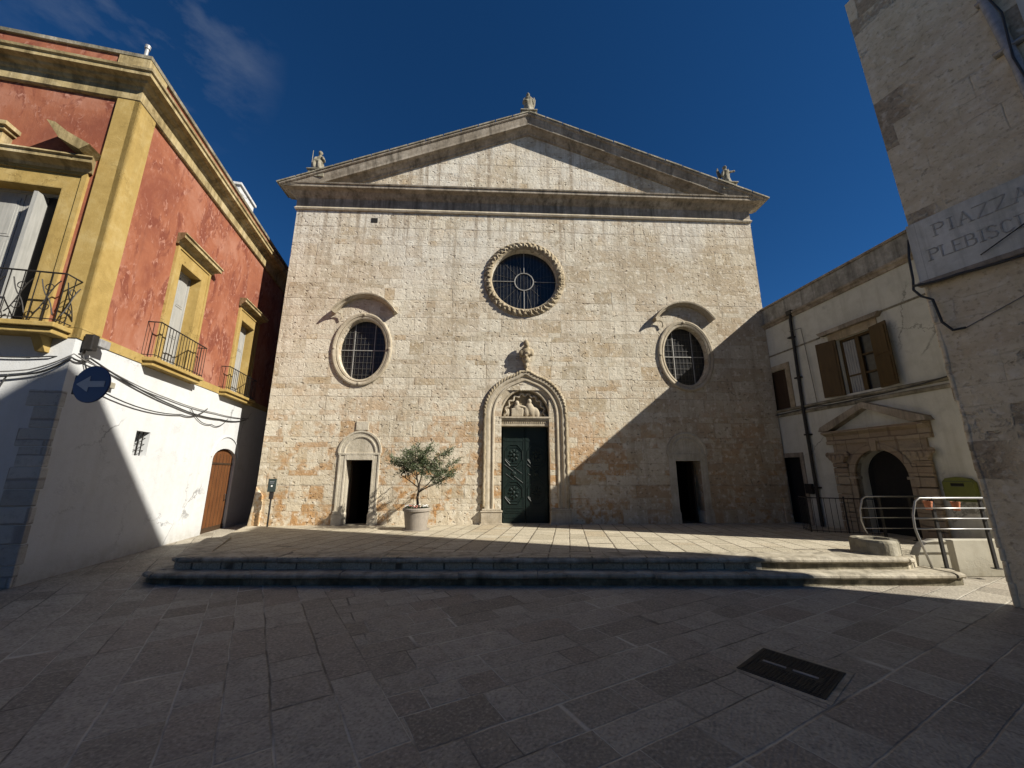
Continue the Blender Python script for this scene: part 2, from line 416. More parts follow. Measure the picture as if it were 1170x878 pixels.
def mat_glass(name, c=(.012,.014,.018)):
    s = NB(name); p = s.obj(); n = s.noise(p, 5, 3); s.bump(n, .25, .01)
    v = s.voro(p, 9); cc = s.mix(s.rng(v, .0, .7, 0, 1), c, tuple(k*.35 for k in c))
    return s.fin(cc, .28, 0, .5)
def mat_leaf():
    s = NB('olive_leaf'); g = s.t.nodes.new('ShaderNodeNewGeometry')
    c = s.ramp(g.outputs['Random Per Island'], [(0, (.035,.05,.02)), (.45, (.065,.085,.035)), (.8, (.10,.12,.06)), (1, (.17,.19,.12))])
    m = s.fin(c, .5, 0, .4)
    tr = s.t.nodes.new('ShaderNodeBsdfTranslucent'); s.t.links.new(c, tr.inputs[0])
    mx = s.t.nodes.new('ShaderNodeMixShader'); mx.inputs[0].default_value = .2
    s.t.links.new(s.b.outputs[0], mx.inputs[1]); s.t.links.new(tr.outputs[0], mx.inputs[2]); s.t.links.new(mx.outputs[0], s.out.inputs[0])
    return m
def mat_oldwall():
    # old smooth render, fallen away in places to show rough dark stone
    s = NB('patched_tufa_wall'); p = s.obj(); x, y, z = s.sep(p); u = s.plus(x, s.mul(y, .8))
    a = s.ashlar(u, z, .40, 1.3, .012, .25, .03)
    n1 = s.noise(p, .9, 7, .65); n2 = s.noise(p, 4.5, 6, .66, .3); n3 = s.noise(p, 17, 3, .62)
    c = s.ramp(s.plus(s.mul(n1, .6), s.mul(n2, .4)), [(.34, (.47,.385,.25)), (.5, (.61,.525,.37)), (.66, (.70,.625,.475))])
    c = s.mix(s.rng(s.noise(s.scale(p, (.5,.5,2.0)), 1.3, 7, .7), .50, .66, 0, .6), c, (.50,.39,.26))
    scar = s.mul(s.rng(s.plus(a['r'], s.mul(s.m_('SUBTRACT', n2, .5), .5)), .89, .96, 0, 1), s.rng(a['face'], 0, 1, .2, 1))
    edge = s.mul(s.rng(s.plus(u, s.mul(n2, .5)), .62, .40, 0, 1), s.rng(s.plus(a['g'], s.mul(n2, .5)), .92, .99, 0, 1))
    scar = s.m_('MAXIMUM', scar, edge)
    holes = s.rng(s.noise(s.scale(p, (.7,.7,1.3)), 3.2, 5, .68), .62, .68, 0, 1); scar = s.m_('MAXIMUM', scar, s.mul(holes, .8))
    dark = s.ramp(n3, [(.35, (.12,.09,.06)), (.65, (.36,.285,.195))])
    c = s.mix(s.mul(scar, .75), c, dark)
    line = s.mul(s.rng(a['face'], 0, 1, 1, 0), s.rng(n1, .46, .64, 0, .55)); c = s.mix(line, c, (.24,.195,.135))
    c = s.mix(s.rng(n3, .54, .70, 0, .65), c, (.27,.21,.14))
    c = s.mix(s.rng(s.noise(p, 9, 3, .6), .54, .68, 0, .4), c, (.72,.67,.56))
    s.bump(s.plus(s.plus(s.mul(scar, -1.0), s.mul(n2, .9)), s.plus(s.mul(n3, s.plus(.25, scar) if False else .4), s.mul(line, -.5))), .85, .025)
    return s.fin(c, .93, 0, .1)
def mat_blocks(name, h, w, cols, mort, joint, bs=.8):
    s = NB(name); p = s.obj(); x, y, z = s.sep(p)
    a = s.ashlar(s.plus(x, s.mul(y, .8)), z, h, w, mort, .2, .02)
    c = s.ramp(a['r'], cols)
    n1 = s.noise(p, 1.1, 7, .65); n2 = s.noise(p, 9, 7, .72); n3 = s.noise(p, 40, 4, .7)
    mid = cols[len(cols)//2][1]
    c = s.mix(s.rng(n1, .32, .68, 0, .7), c, mid)
    c = s.mix(s.rng(n2, .5, .72, 0, .55), c, tuple(k*.5 for k in mid))
    c = s.mix(s.rng(s.noise(s.scale(p, (1,1,2.2)), .9, 6, .7), .55, .7, 0, .6), c, tuple(min(1, k*1.25) for k in mid))
    pits = s.rng(n3, .62, .72, 0, 1)
    c = s.mix(s.mul(pits, .6), c, tuple(k*.3 for k in mid))
    c = s.mix(s.rng(a['face'], 0, 1, .7, 0), c, joint)
    s.bump(s.plus(s.plus(s.mul(a['face'], .25), s.mul(a['tilt'], .8)), s.plus(s.mul(n2, .9), s.plus(s.mul(n3, .3), s.mul(pits, -.4)))), bs, .025)
    return s.fin(c, .93, 0, .12)

M = {}
M['facade'] = mat_facade()
M['trim'] = mat_trim('pale_limestone', (.27,.225,.155), (.39,.335,.25), (.48,.43,.345), bs=.7, streak=.35)
M['greyparapet'] = mat_trim('grey_stained_parapet', (.14,.135,.115), (.30,.29,.255), (.46,.45,.41), bs=.6, streak=.7)
M['surround'] = mat_trim('pale_door_surround', (.33,.29,.215), (.45,.405,.32), (.54,.495,.41), bs=.7, streak=.35)
M['cornice'] = mat_trim('weathered_limestone', (.17,.142,.105), (.285,.243,.19), (.42,.375,.31), bs=.7, streak=.8)
M['ornament'] = mat_trim('carved_limestone', (.20,.16,.10), (.335,.275,.185), (.45,.395,.30), bs=.8, streak=.5)
M['mossy'] = mat_trim('lichen_limestone', (.13,.118,.085), (.245,.222,.165), (.40,.37,.30), bs=.7, streak=.7)
M['red'] = mat_red()
M['yellow'] = mat_plaster('ochre_plaster', (.25,.17,.052), (.335,.235,.08), (.41,.315,.14), 1.6, .5, (.19,.135,.05))
M['ycornice'] = mat_trim('ochre_cornice', (.17,.125,.055), (.35,.275,.14), (.47,.395,.25), streak=.7)
M['white'] = mat_plaster('limewash', (.45,.455,.455), (.505,.515,.52), (.545,.555,.56), .9, .6, (.44,.44,.425), ((.30,.285,.25), .55, .0))
M['dirty'] = mat_plaster('dirty_white_plaster', (.41,.405,.345), (.53,.525,.46), (.60,.595,.535), .8, .5, (.31,.295,.235), ((.25,.23,.18), .9, .1))
M['quoin'] = mat_blocks('bare_quoin_stone', .30, .7, [(0,(.33,.32,.29)),(.5,(.42,.41,.38)),(1,(.50,.49,.46))], .012, (.24,.22,.2), .9)
M['near'] = mat_oldwall()
M['portalstone'] = mat_blocks('portal_stone', .26, .5, [(0,(.22,.16,.11)),(.5,(.29,.235,.17)),(1,(.34,.285,.21))], .012, (.15,.11,.08), .8)
M['marble'] = mat_trim('old_marble', (.38,.375,.32), (.52,.515,.455), (.62,.615,.56), .55, .35, streak=.45)
M['letter'] = mat_plain('letter_shade_grey', (.33,.32,.285), .8)  # grey of the raised letters stands for shade in cut strokes
M['piazza'] = mat_paving('piazza_slabs', [(0,(.205,.178,.138)),(.3,(.315,.283,.225)),(.72,(.375,.342,.275)),(.86,(.255,.215,.168)),(1,(.31,.268,.212))], math.radians(-123), .33, .54, .007, (.50,.465,.385),
                         zone=(math.radians(-29), .33, .52, 1.19, .646), joint2=(.11,.095,.075), tool=.4)
M['terrace'] = mat_paving('terrace_slabs', [(0,(.33,.29,.21)),(.4,(.41,.365,.275)),(.75,(.45,.40,.305)),(1,(.34,.28,.19))], math.radians(-82), .38, .54, .012, (.075,.06,.04), tool=.4)
M['step'] = mat_trim('worn_step_stone', (.19,.165,.12), (.35,.31,.235), (.47,.425,.335), .7, .8, streak=.7)
M['riser'] = mat_trim('dark_riser_stone', (.05,.042,.026), (.14,.122,.08), (.34,.30,.215), .8, .8, streak=.6)  # darker than the step stone above
M['iron'] = mat_plain('wrought_iron', (.022,.02,.019), .55, .3)
M['steel'] = mat_plain('satin_steel', (.36,.355,.345), .42, .9, .1, bs=.05)
M['black'] = mat_plain('painted_darkness', (.012,.011,.010), .95)  # near-black colour stands in for the darkness inside openings
M['greendoor'] = mat_wood('green_painted_wood', (.002,.007,.006), (.004,.014,.011), .5)
M['browndoor'] = mat_wood('brown_plank_wood', (.075,.026,.008), (.15,.06,.02), .6)
M['shutterw'] = mat_wood('pale_painted_wood', (.24,.24,.225), (.36,.355,.335), .6)
M['shutterb'] = mat_wood('brown_louvre_wood', (.042,.025,.007), (.08,.047,.013), .6)
M['darkwood'] = mat_wood('dark_wood', (.03,.017,.009), (.06,.035,.018), .6)
M['glass'] = mat_glass('leaded_glass'); M['pane'] = mat_glass('window_pane', (.03,.035,.04))
M['lead'] = mat_plain('glazing_bar', (.30,.29,.27), .5, .2)
M['leading'] = mat_plain('window_leading', (.085,.08,.07), .6)
M['cable'] = mat_plain('black_cable', (.03,.03,.03), .6); M['gcable'] = mat_plain('grey_cable', (.16,.155,.15), .6)
M['signblue'] = mat_plain('blue_enamel', (.008,.015,.088), .35, 0, .08, .5, 0)
M['signgrey'] = mat_plain('faded_white_enamel', (.36,.37,.40), .45, 0, .08, .4, 0)
M['pot'] = mat_plain('pale_clay', (.235,.205,.17), .8, 0, .15)
M['terracotta'] = mat_plain('terracotta', (.46,.17,.085), .75, 0, .2)
M['soil'] = mat_plain('soil', (.05,.035,.02), .95)
M['leaf'] = mat_leaf(); M['bark'] = mat_plain('olive_bark', (.06,.048,.036), .9, 0, .4, .2, .5)
M['petal'] = mat_plain('white_petal', (.78,.77,.74), .6, 0, .05); M['pink'] = mat_plain('pink_petal', (.55,.22,.18), .6, 0, .2)
M['castiron'] = mat_plain('cast_iron', (.022,.022,.022), .5, .35, .3, .4, .3)
M['olive'] = mat_plain('olive_enamel', (.105,.12,.018), .45, 0, .1)
M['plate'] = mat_plain('dark_sign_plate', (.028,.042,.038), .45, 0, .1)
M['greybox'] = mat_plain('grey_metal', (.28,.28,.28), .5, .2)
M['roof'] = mat_plain('roof_slabs', (.30,.27,.22), .9)
M['whitewall'] = mat_plaster('ramp_render', (.34,.315,.25), (.42,.395,.325), (.48,.455,.385), 1.0, .4, (.27,.24,.18), ((.2,.18,.13), .4, .0))

# ------------------------------------------------------------------ ground, terrace, steps
def grid_sheet(x0, x1, y0, y1, z): 
    mb = MB(); mb.add([(x0,y0,z),(x1,y0,z),(x1,y1,z),(x0,y1,z)], [(0,1,2,3)]); return mb
# one ground sheet, rising slightly to the left-hand palazzo
mb = MB()
xs = [-400,-60,-20,-9,-8,-7,-6.4,-6.0,-5.6,-5.2,-4.6,-3,0,3,6,9,20,60,400]; ys = [-400,-60,-20,-8,-2,1,3,4.5,6,8,10,12,16,30,80,400]
def gz(x, y):
    t = max(0, min(1, (-4.8 - x) / 1.9)); k = t*t*(3-2*t)
    return 0.1 * k * (1 if abs(x) < 60 else 0)
for y in ys:
    for x in xs: mb.v.append((x, y, gz(x, y)))
nx = len(xs)
for j in range(len(ys)-1):
    for i in range(nx-1): mb.f.append((j*nx+i, j*nx+i+1, (j+1)*nx+i+1, (j+1)*nx+i))
setting(mb.build('ground', M['piazza'], smooth=True))

FB = Vector((.314, 11.155, 0)); PHI = math.radians(2.64)
U = Vector((math.cos(PHI), math.sin(PHI), 0)); NI = Vector((-math.sin(PHI), math.cos(PHI), 0))
def F3(u, d, z): return FB + U*u + NI*d + Vector((0,0,z))
ZT0, ZT1 = .34, .22
fl = F3(-7.35, .02, 0); fr = F3(8.2, .02, 0)
top = [(-5.15, 6.34), (6.05, 6.34), (6.35, 6.52), (6.45, 6.9), (8.45, 6.95), (8.6, fr.y), (fr.x, fr.y+.6), (fl.x, fl.y+.5), (fl.x, fl.y-.1)]
mb = MB(); n = len(top)
def tz(y): return ZT0 + (ZT1-ZT0) * max(0, min(1, (y-6.3)/4.7))
mb.v = [(x, y, tz(y)) for x, y in top] + [(x, y, -.02) for x, y in top]
mb.f = [tuple(range(n))] + [(i, i+n, (i+1) % n+n, (i+1) % n) for i in range(n)]
setting(mb.build('terrace', M['terrace']))

def step_line(pts, z0, z1, r, seg, name):
    # worn nosing stones with a rounded edge following the front line, laid end to end
    out = []
    for i in range(len(pts)-1):
        a, b = Vector((*pts[i], 0)), Vector((*pts[i+1], 0)); Ld = (b-a).length; k = max(1, round(Ld/seg))
        cuts = [0] + [ (j + random.uniform(-.18, .18))/k for j in range(1, k)] + [1]
        for j in range(k):
            out.append((a.lerp(b, cuts[j]), a.lerp(b, cuts[j+1]), j == 0 and i == 0, i == len(pts)-2 and j == k-1))
    mb = MB(); risers = MB()
    for a, b, e0, e1 in out:
        d = (b-a).normalized(); nrm = Vector((d.y, -d.x, 0)); dz = random.uniform(-.006, .006); g = .004
        a2 = a + d*g; b2 = b - d*g
        h = .085
        prof = [(0,z0),(-.0,z1-h),( .045,z1-h+.012),(.062,z1-h*.62),(.06,z1-h*.32),(.04,z1-.012),(.005,z1),(-.40,z1+.002),(-.40,z0)]
        m = 5; vs_ = []
        for t in range(m):
            q = a2.lerp(b2, t/(m-1))
            wob = random.uniform(-.009, .009); wz = random.uniform(-.007, .004)
            for o, z in prof: vs_.append(q + nrm*(o + (wob if o > 0 else 0)) + Vector((0, 0, z + (dz + wz if z > z0+.02 else 0))))
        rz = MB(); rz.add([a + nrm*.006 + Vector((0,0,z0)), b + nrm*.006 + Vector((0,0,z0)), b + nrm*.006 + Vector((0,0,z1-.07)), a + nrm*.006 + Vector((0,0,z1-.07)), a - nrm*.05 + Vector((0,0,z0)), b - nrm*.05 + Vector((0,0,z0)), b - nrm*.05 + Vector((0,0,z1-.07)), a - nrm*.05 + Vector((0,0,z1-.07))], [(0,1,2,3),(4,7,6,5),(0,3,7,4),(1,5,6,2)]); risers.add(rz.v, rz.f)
        k = len(prof); fs = []
        for t in range(m-1):
            for j in range(k): fs.append((t*k+j, t*k+(j+1) % k, (t+1)*k+(j+1) % k, (t+1)*k+j))
        fs += [tuple(range(k)), tuple((m-1)*k+j for j in range(k-1, -1, -1))]
        mb.add(vs_, fs)
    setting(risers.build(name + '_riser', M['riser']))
    return setting(mb.build(name, M['step'], smooth=False))
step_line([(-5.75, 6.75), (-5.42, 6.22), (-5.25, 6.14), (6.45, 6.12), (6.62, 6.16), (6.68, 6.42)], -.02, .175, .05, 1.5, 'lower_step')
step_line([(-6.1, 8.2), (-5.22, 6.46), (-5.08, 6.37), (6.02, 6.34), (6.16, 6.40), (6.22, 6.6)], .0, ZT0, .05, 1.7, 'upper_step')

# ------------------------------------------------------------------ church
CH = thing('church', 'pale limestone church front with a triangular pediment, round window and three doors', 'church', FB, PHI)
UC = .25
def ell_loop(cx, cz, rx, rz, n=48): return xz(ring(cx, cz, rx, rz, n))
rose = (.08, 7.60, 1.03); ovL = (-4.78, 5.2, .68, .94); ovR = (5.06, 5.13, .68, .94)
door_m = [(-.57, .0), (.72, .0), (.72, 2.93), (-.57, 2.93)]
dL = (-4.93, -4.21, 1.95); dR = (4.41, 5.14, 1.94)
def rect(x0, x1, z0, z1): return [(x0,z0),(x1,z0),(x1,z1),(x0,z1)]
WL, WR = -7.24, 7.75
mb = MB()
outer = [(WL-.02, -.1), (WR-.10, -.1), (WR+.04, 10.55), (UC, 13.2), (WL, 10.55)]
wall_holes(mb, outer, [ell_loop(*rose[:2], rose[2], rose[2]), ell_loop(*ovL), ell_loop(*ovR), rect(-.62, .77, -.05, 3.99), rect(dL[0], dL[1], -.05, dL[2]), rect(dR[0], dR[1], -.05, dR[2])], 0, .5)
# nave body behind the front
mb.add([(WL,0,-.1),(WL,0,10.4),(WL,26,10.4),(WL,26,-.1)], [(0,1,2,3)])
mb.add([(WR-.05,0,-.1),(WR-.05,0,10.4),(WR-.05,26,10.4),(WR-.05,26,-.1)], [(0,1,2,3)])
mb.add([(WL,26,-.1),(WL,26,10.4),(UC,26,13.0),(WR,26,10.4),(WR,26,-.1)], [(0,1,2,3,4)])
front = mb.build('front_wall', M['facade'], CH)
mb = MB(); mb.add([(WL,0.05,10.4),(UC,.05,13.1),(UC,26,13.1),(WL,26,10.4),(WR,.05,10.4),(WR,26,10.4)], [(0,1,2,3),(1,4,5,2)]); mb.build('roof', M['roof'], CH)
# added black inner lining so that the open doorways look into a dark nave
mb = MB(); mb.box(WL+.3, WR-.3, .55, 14, -.08, 9.5); lin = mb.build('black_nave_lining', M['black'], CH)
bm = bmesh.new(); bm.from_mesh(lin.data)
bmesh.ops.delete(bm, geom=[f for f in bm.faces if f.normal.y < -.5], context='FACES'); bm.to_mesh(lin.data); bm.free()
# corner footing blocks
mb = MB(); mb.prism([(WL-.16,-.05),(WL+.20,-.05),(WL+.20,1.0),(WL-.03,1.25),(WL-.06,.75)], -.025, .6); mb.build('corner_footing', M['facade'], CH, bevel=.03)
mb = MB(); mb.prism([(WR-.3,-.05),(WR+.0,-.05),(WR-.05,.35),(WR-.12,.95),(WR-.3,.95)], -.02, .5); mb.build('corner_footing', M['facade'], CH, bevel=.03)
# black block painted as the dark of a small square hole under the cornice
mb = MB(); mb.box(-4.86,-4.66,-.012,.02,9.47,9.63); mb.build('painted_hole', M['black'], CH)

def cornice(mb, x0, x1, z, prof, ret=0.0):
    # horizontal moulding: prof = (projection, height above z), mitred ends returned by the projection
    n = len(prof); vs_ = []
    for x, sg in ((x0, -1), (x1, 1)):
        for p, h in prof: vs_.append((x + sg*p*ret, -p, z+h))
        for p, h in prof: vs_.append((x + sg*p*ret, .3, z+h))
    fs = []
    for j in range(n-1): fs.append((j, j+1, 2*n+j+1, 2*n+j))
    fs.append((n-1, n+n-1, 3*n+n-1, 2*n+n-1)); fs.append((0, 2*n, 3*n, n))
    for b in (0, 2*n):
        for j in range(n-1): fs.append((b+j, b+j+1, b+n+j+1, b+n+j))
    mb.add(vs_, fs)
mb = MB()
cornice(mb, WL, WR, 9.86, [(0,0),(.05,.0),(.07,.05),(.04,.10),(.03,.12)], 1); mb.build('architrave_moulding', M['trim'], CH)
mb = MB(); cornice(mb, WL, WR, 9.98, [(.03,0),(.03,.30),(.05,.31),(.07,.34)], 1); mb.build('frieze', M['cornice'], CH)
mb = MB(); cornice(mb, WL, WR, 10.32, [(.07,0),(.10,.02),(.16,.10),(.19,.13),(.31,.15),(.34,.16),(.34,.25),(.37,.26),(.38,.30),(.36,.315)], 1.25); mb.build('horizontal_cornice', M['cornice'], CH)
# raking cornice, mitred at the apex
SL = .389; EX = 7.92; AP = 13.62
prof = [(.0,.42),(.05,.42),(.07,.40),(.08,.37),(.20,.34),(.29,.31),(.31,.31),(.345,.305),(.35,.20),(.37,.17),(.42,.12),(.45,.07),(.50,.055),(.515,.0),(.515,-.3),(0,-.3)]
cs = 1/math.sqrt(1+SL*SL)
for sg in (-1, 1):
    mb = MB(); vs_ = []
    for st in (0, 1):
        for o, p in prof:
            x = UC + sg*(EX if st == 0 else 0); z = (AP - SL*EX if st == 0 else AP)
            # the foot is cut off at the horizontal cornice
            dz = o/cs
            if st == 0:
                zz = z - dz
                lim = 10.60
                if zz < lim and o > .1:
                    xx = (AP - dz - lim)/SL; vs_.append((UC + sg*xx, -p, lim))
                else: vs_.append((x, -p, zz))
            else: vs_.append((UC, -p, z - dz))
    k = len(prof)
    fs = [(j, (j+1) % k, (j+1) % k + k, j+k) for j in range(k)] + [tuple(range(k))]
    mb.add(vs_, fs); mb.build('raking_cornice', M['cornice'], CH)
    # thin cover slabs along the top edge
    mb = MB()
    for i in range(14):
        t0 = i/14 + .002; t1 = (i+1)/14 - .002
        xa = UC + sg*EX*(1-t0)*1.012; xb = UC + sg*EX*(1-t1)*1.012
        za = AP - SL*abs(xa-UC) + .004; zb = AP - SL*abs(xb-UC) + .004; p = .45 + random.uniform(-.006, .006); th = .045 + random.uniform(-.004, .006)
        mb.add([(xa,-p,za),(xb,-p,zb),(xb,.3,zb),(xa,.3,za),(xa,-p,za+th),(xb,-p,zb+th),(xb,.3,zb+th),(xa,.3,za+th)],
               [(0,3,2,1),(4,5,6,7),(0,1,5,4),(1,2,6,5),(2,3,7,6),(3,0,4,7)])
    mb.build('coping', M['mossy'], CH)
# pedestals of the three statues
for x, z in ((UC, AP+.03), (-6.62, AP - SL*6.87+.03), (7.0, AP - SL*6.75+.03)):
    mb = MB(); mb.box(x-.25, x+.25, -.38, .15, z-.15, z+.09).box(x-.29, x+.29, -.42, .19, z+.09, z+.13); mb.build('pedestal', M['mossy'], CH, bevel=.01)

# ---- rose window
ro = bpy.data.objects.new('rose_window', None)
def glass_disc(mb, cx, cz, rx, rz, y, n=40):
    p = ring(cx, cz, rx, rz, n); mb.add([(a, y, b) for a, b, _, _ in p], [tuple(range(n))])
mb = MB()
def wreath(i, j, o, y):
    ph = i * 2*PI/4.0
    if j in (3, 4, 5, 6): return o + .014*math.sin(ph*1.0 + j*1.3) + random.uniform(-.014,.014), y + .022*math.cos(ph*1.0 - j*2.0)
    return o, y
mb.sweep(ring(*rose[:2], rose[2]+.005, rose[2]+.005, 176), [(0,.30),(0,-.01),(.02,-.035),(.06,-.07),(.12,-.085),(.18,-.07),(.225,-.045),(.255,-.02),(.26,.02)], True, wreath)
rs = mb.build('rose_window', M['ornament'], CH, smooth=False)
# egg-like leaves standing on the wreath
mb = MB()
for k in range(44):
    t = 2*PI*(k+random.uniform(-.2,.2))/44; r = rose[2]+.115+random.uniform(-.02,.02)
    Mx = Matrix.Rotation(-t + .45 + random.uniform(-.5,.5), 3, 'Y')
    mb.ell((rose[0]+r*math.cos(t), -.08, rose[1]+r*math.sin(t)), (random.uniform(.05,.09), .035, random.uniform(.02,.032)), 8, 6, Mx)
mb.build('carved_leaves', M['ornament'], rs, smooth=True)
mb = MB(); glass_disc(mb, *rose[:2], rose[2]+.01, rose[2]+.01, .22, 48); mb.build('glass', M['glass'], rs)
mb = MB(); y = .20
mb.tube([(rose[0]+.30*math.cos(t*2*PI/40), y, rose[1]+.30*math.sin(t*2*PI/40)) for t in range(40)], .018, 6, closed=True)
for a in range(4):
    c_, s_ = math.cos(a*PI/2), math.sin(a*PI/2)
    mb.tube([(rose[0]+.3*c_, y, rose[1]+.3*s_), (rose[0]+rose[2]*c_, y, rose[1]+rose[2]*s_)], .013, 6)
mb.build('tracery', M['lead'], rs)
mb = MB()
for i in range(-9, 10):
    x = i*.108; hh = math.sqrt(max(0, rose[2]**2 - x*x)); mb.box(rose[0]+x-.004, rose[0]+x+.004, .205, .213, rose[1]-hh, rose[1]+hh)
for k in range(12):
    t = 2*PI*k/12 + PI/12; mb.tube([(rose[0]+.32*math.cos(t), .209, rose[1]+.32*math.sin(t)), (rose[0]+rose[2]*math.cos(t), .209, rose[1]+rose[2]*math.sin(t))], .004, 4)
mb.build('leading', M['leading'], rs)

# ---- two oval windows with arched hoods
def oval(cx, cz, rx, rz):
    mb = MB()
    mb.sweep(ring(cx, cz, rx, rz, 72), [(0,.32),(0,.0),(.01,-.02),(.055,-.035),(.08,-.02),(.09,-.045),(.15,-.06),(.185,-.05),(.20,-.015),(.20,.02)], True)
    for a in range(4):
        t = a*PI/2; mb.ell((cx+(rx+.13)*math.cos(t), -.055, cz+(rz+.13)*math.sin(t)), (.045,.02,.045), 8, 6)
    w = mb.build('oval_window', M['trim'], CH, smooth=False)
    mb = MB(); glass_disc(mb, cx, cz, rx+.01, rz+.01, .20); mb.build('glass', M['glass'], w)
    mb = MB()
    for dx in (-.30, .30):
        h = rz*math.sqrt(1-(dx/rx)**2); mb.box(cx+dx-.012, cx+dx+.012, .172, .19, cz-h, cz+h)
    mb.box(cx-rx, cx+rx, .17, .188, cz-.012, cz+.012); mb.build('glazing_bar', M['lead'], w)
    mb = MB()
    for k in range(-4, 5):
        if k == 0: continue
        dz = k*.19; h = rx*math.sqrt(max(0, 1-(dz/rz)**2)); mb.box(cx-h, cx+h, .176, .184, cz+dz-.005, cz+dz+.005)
    for k in range(-5, 6):
        dx = k*.115; h = rz*math.sqrt(max(0, 1-(dx/rx)**2)); mb.box(cx+dx-.003, cx+dx+.003, .178, .184, cz-h, cz+h)
    mb.build('leading', M['leading'], w)
    # hood: an arched ledge, its ends turned down as small scrolls
    mb = MB()
    pth = arc(cx, cz+.52, 1.02, 1.10, math.radians(31), math.radians(149), 30)
    mb.sweep(pth, [(0,.02),(0,-.12),(.03,-.15),(.05,-.22),(.09,-.23),(.10,-.20),(.12,.02)])
    x, z = pth[-1][0], pth[-1][1]
    mb.tube([(x, -.10, z), (x+.10, -.09, z+.02), (x+.19, -.08, z-.02), (x+.21, -.07, z-.14), (x+.18, -.05, z-.19)], .020, 8)
    mb.build('hood', M['trim'], w, smooth=False)
    return w
oval(*ovL); oval(*ovR)

# ---- main portal
PZ = .19
po = MB()
inner = arch_path(-.62, .77, PZ, 3.2, .80, 28, .03)
# splayed orders from the inside out
def order(x0, x1, zs, rise, prof, mat, name, parent, pt=.05, n=28):
    mb = MB(); mb.sweep(arch_path(x0, x1, PZ, zs, rise, n, pt), prof); return mb.build(name, mat, parent)
pt_ = order(-.62, .77, 3.20, .80, [(0,.40),(0,.05),(.02,.03),(.05,.03),(.05,.06),(.20,.0),(.20,.4)], M['trim'], 'main_portal', CH)
order(-.82, .97, 3.22, .98, [(0,.1),(0,-.01),(.02,-.035),(.055,-.035),(.075,-.01),(.14,-.015),(.16,-.05),(.16,.1)], M['trim'], 'archivolt', pt_, .06)
mb = MB(); pth = arch_path(-1.035, 1.185, PZ+.42, 3.24, 1.14, 60, .12)
mb.sweep(pth, [(-.06,.05),(-.06,-.035),(-.03,-.055),(.03,-.055),(.06,-.035),(.06,.05)]); mb.build('outer_arch', M['trim'], pt_)
fine = []
for i in range(len(pth)-1):
    for k in range(6):
        t = k/6; fine.append((pth[i][0]*(1-t)+pth[i+1][0]*t + .07*(1 if pth[i][0] > .07 else -1), -.03, pth[i][1]*(1-t)+pth[i+1][1]*t + (.06 if pth[i][1] > 3.3 else 0)))
mb = MB(); mb.tube(fine, .05, 9, (62, .22, 2)); mb.build('rope_moulding', M['ornament'], pt_, smooth=True)
for x0, x1 in ((-1.17, -.60), (.75, 1.32)):
    mb = MB(); sg = -1 if x0 < 0 else 1
    mb.box(x0, x1, -.11, .05, PZ, PZ+.36).box(x0-.02, x1+.02, -.125, .05, PZ+.36, PZ+.40).box(x0+.02, x1-.02, -.09, .05, PZ+.40, PZ+.45)
    mb.box(x0-.03, x1+.03, -.135, .05, PZ, PZ+.07); mb.build('plinth', M['trim'], pt_, bevel=.012)
# lintel and tympanum
mb = MB(); mb.box(-.62, .77, .06, .40, 2.93, 3.10).box(-.66, .81, .02, .40, 3.10, 3.15).box(-.68, .83, -.01, .40, 3.15, 3.20)
mb.build('lintel', M['trim'], pt_, bevel=.008)
mb = MB()
for k in range(24): mb.ell((-.56 + k*.055, .055, 3.035), (.018,.012,.028), 6, 5)
mb.build('lintel_carving', M['ornament'], pt_)
mb = MB(); lp = [(x, z) for x, z, _, _ in arch_path(-.62, .77, 3.2, 3.2, .80, 28, .03)]; mb.prism(lp, .22, .40); tym = mb.build('tympanum', M['ornament'], pt_)
mb = MB()
cx0 = .075
for k in range(9):
    t = PI*(k+.5)/9; mb.tube([(cx0+.62*math.cos(t+d)*(1 - .12*math.cos(d*9)**2), .13, 3.22+.70*math.sin(t+d)*(1 - .12*math.cos(d*9)**2)) for d in [(-.5+i/8)*PI/9 for i in range(9)]], .035, 6)
mb.build('lobed_border', M['trim'], tym, remesh=.016)
mb = MB()
mb.ell((-.16,.16,3.62), (.07,.07,.085)).ell((-.15,.17,3.46), (.13,.08,.14)).box(-.33,.02,.10,.22,3.22,3.46).ell((-.02,.14,3.52), (.16,.05,.04), mat=Matrix.Rotation(.2,3,'Y'))
mb.ell((.25,.16,3.42), (.13,.09,.26), mat=Matrix.Rotation(-.35,3,'Y')).ell((.21,.15,3.68), (.065,.065,.08)).ell((.40,.17,3.34), (.12,.08,.18), mat=Matrix.Rotation(-.4,3,'Y')).ell((.12,.14,3.36), (.09,.06,.15))
mb.ell((-.44,.17,3.34), (.07,.06,.13)).ell((.55,.18,3.30), (.06,.06,.10)).ell((-.52,.18,3.28),(.05,.05,.08))
mb.build('relief_figures', M['trim'], tym, remesh=.018)
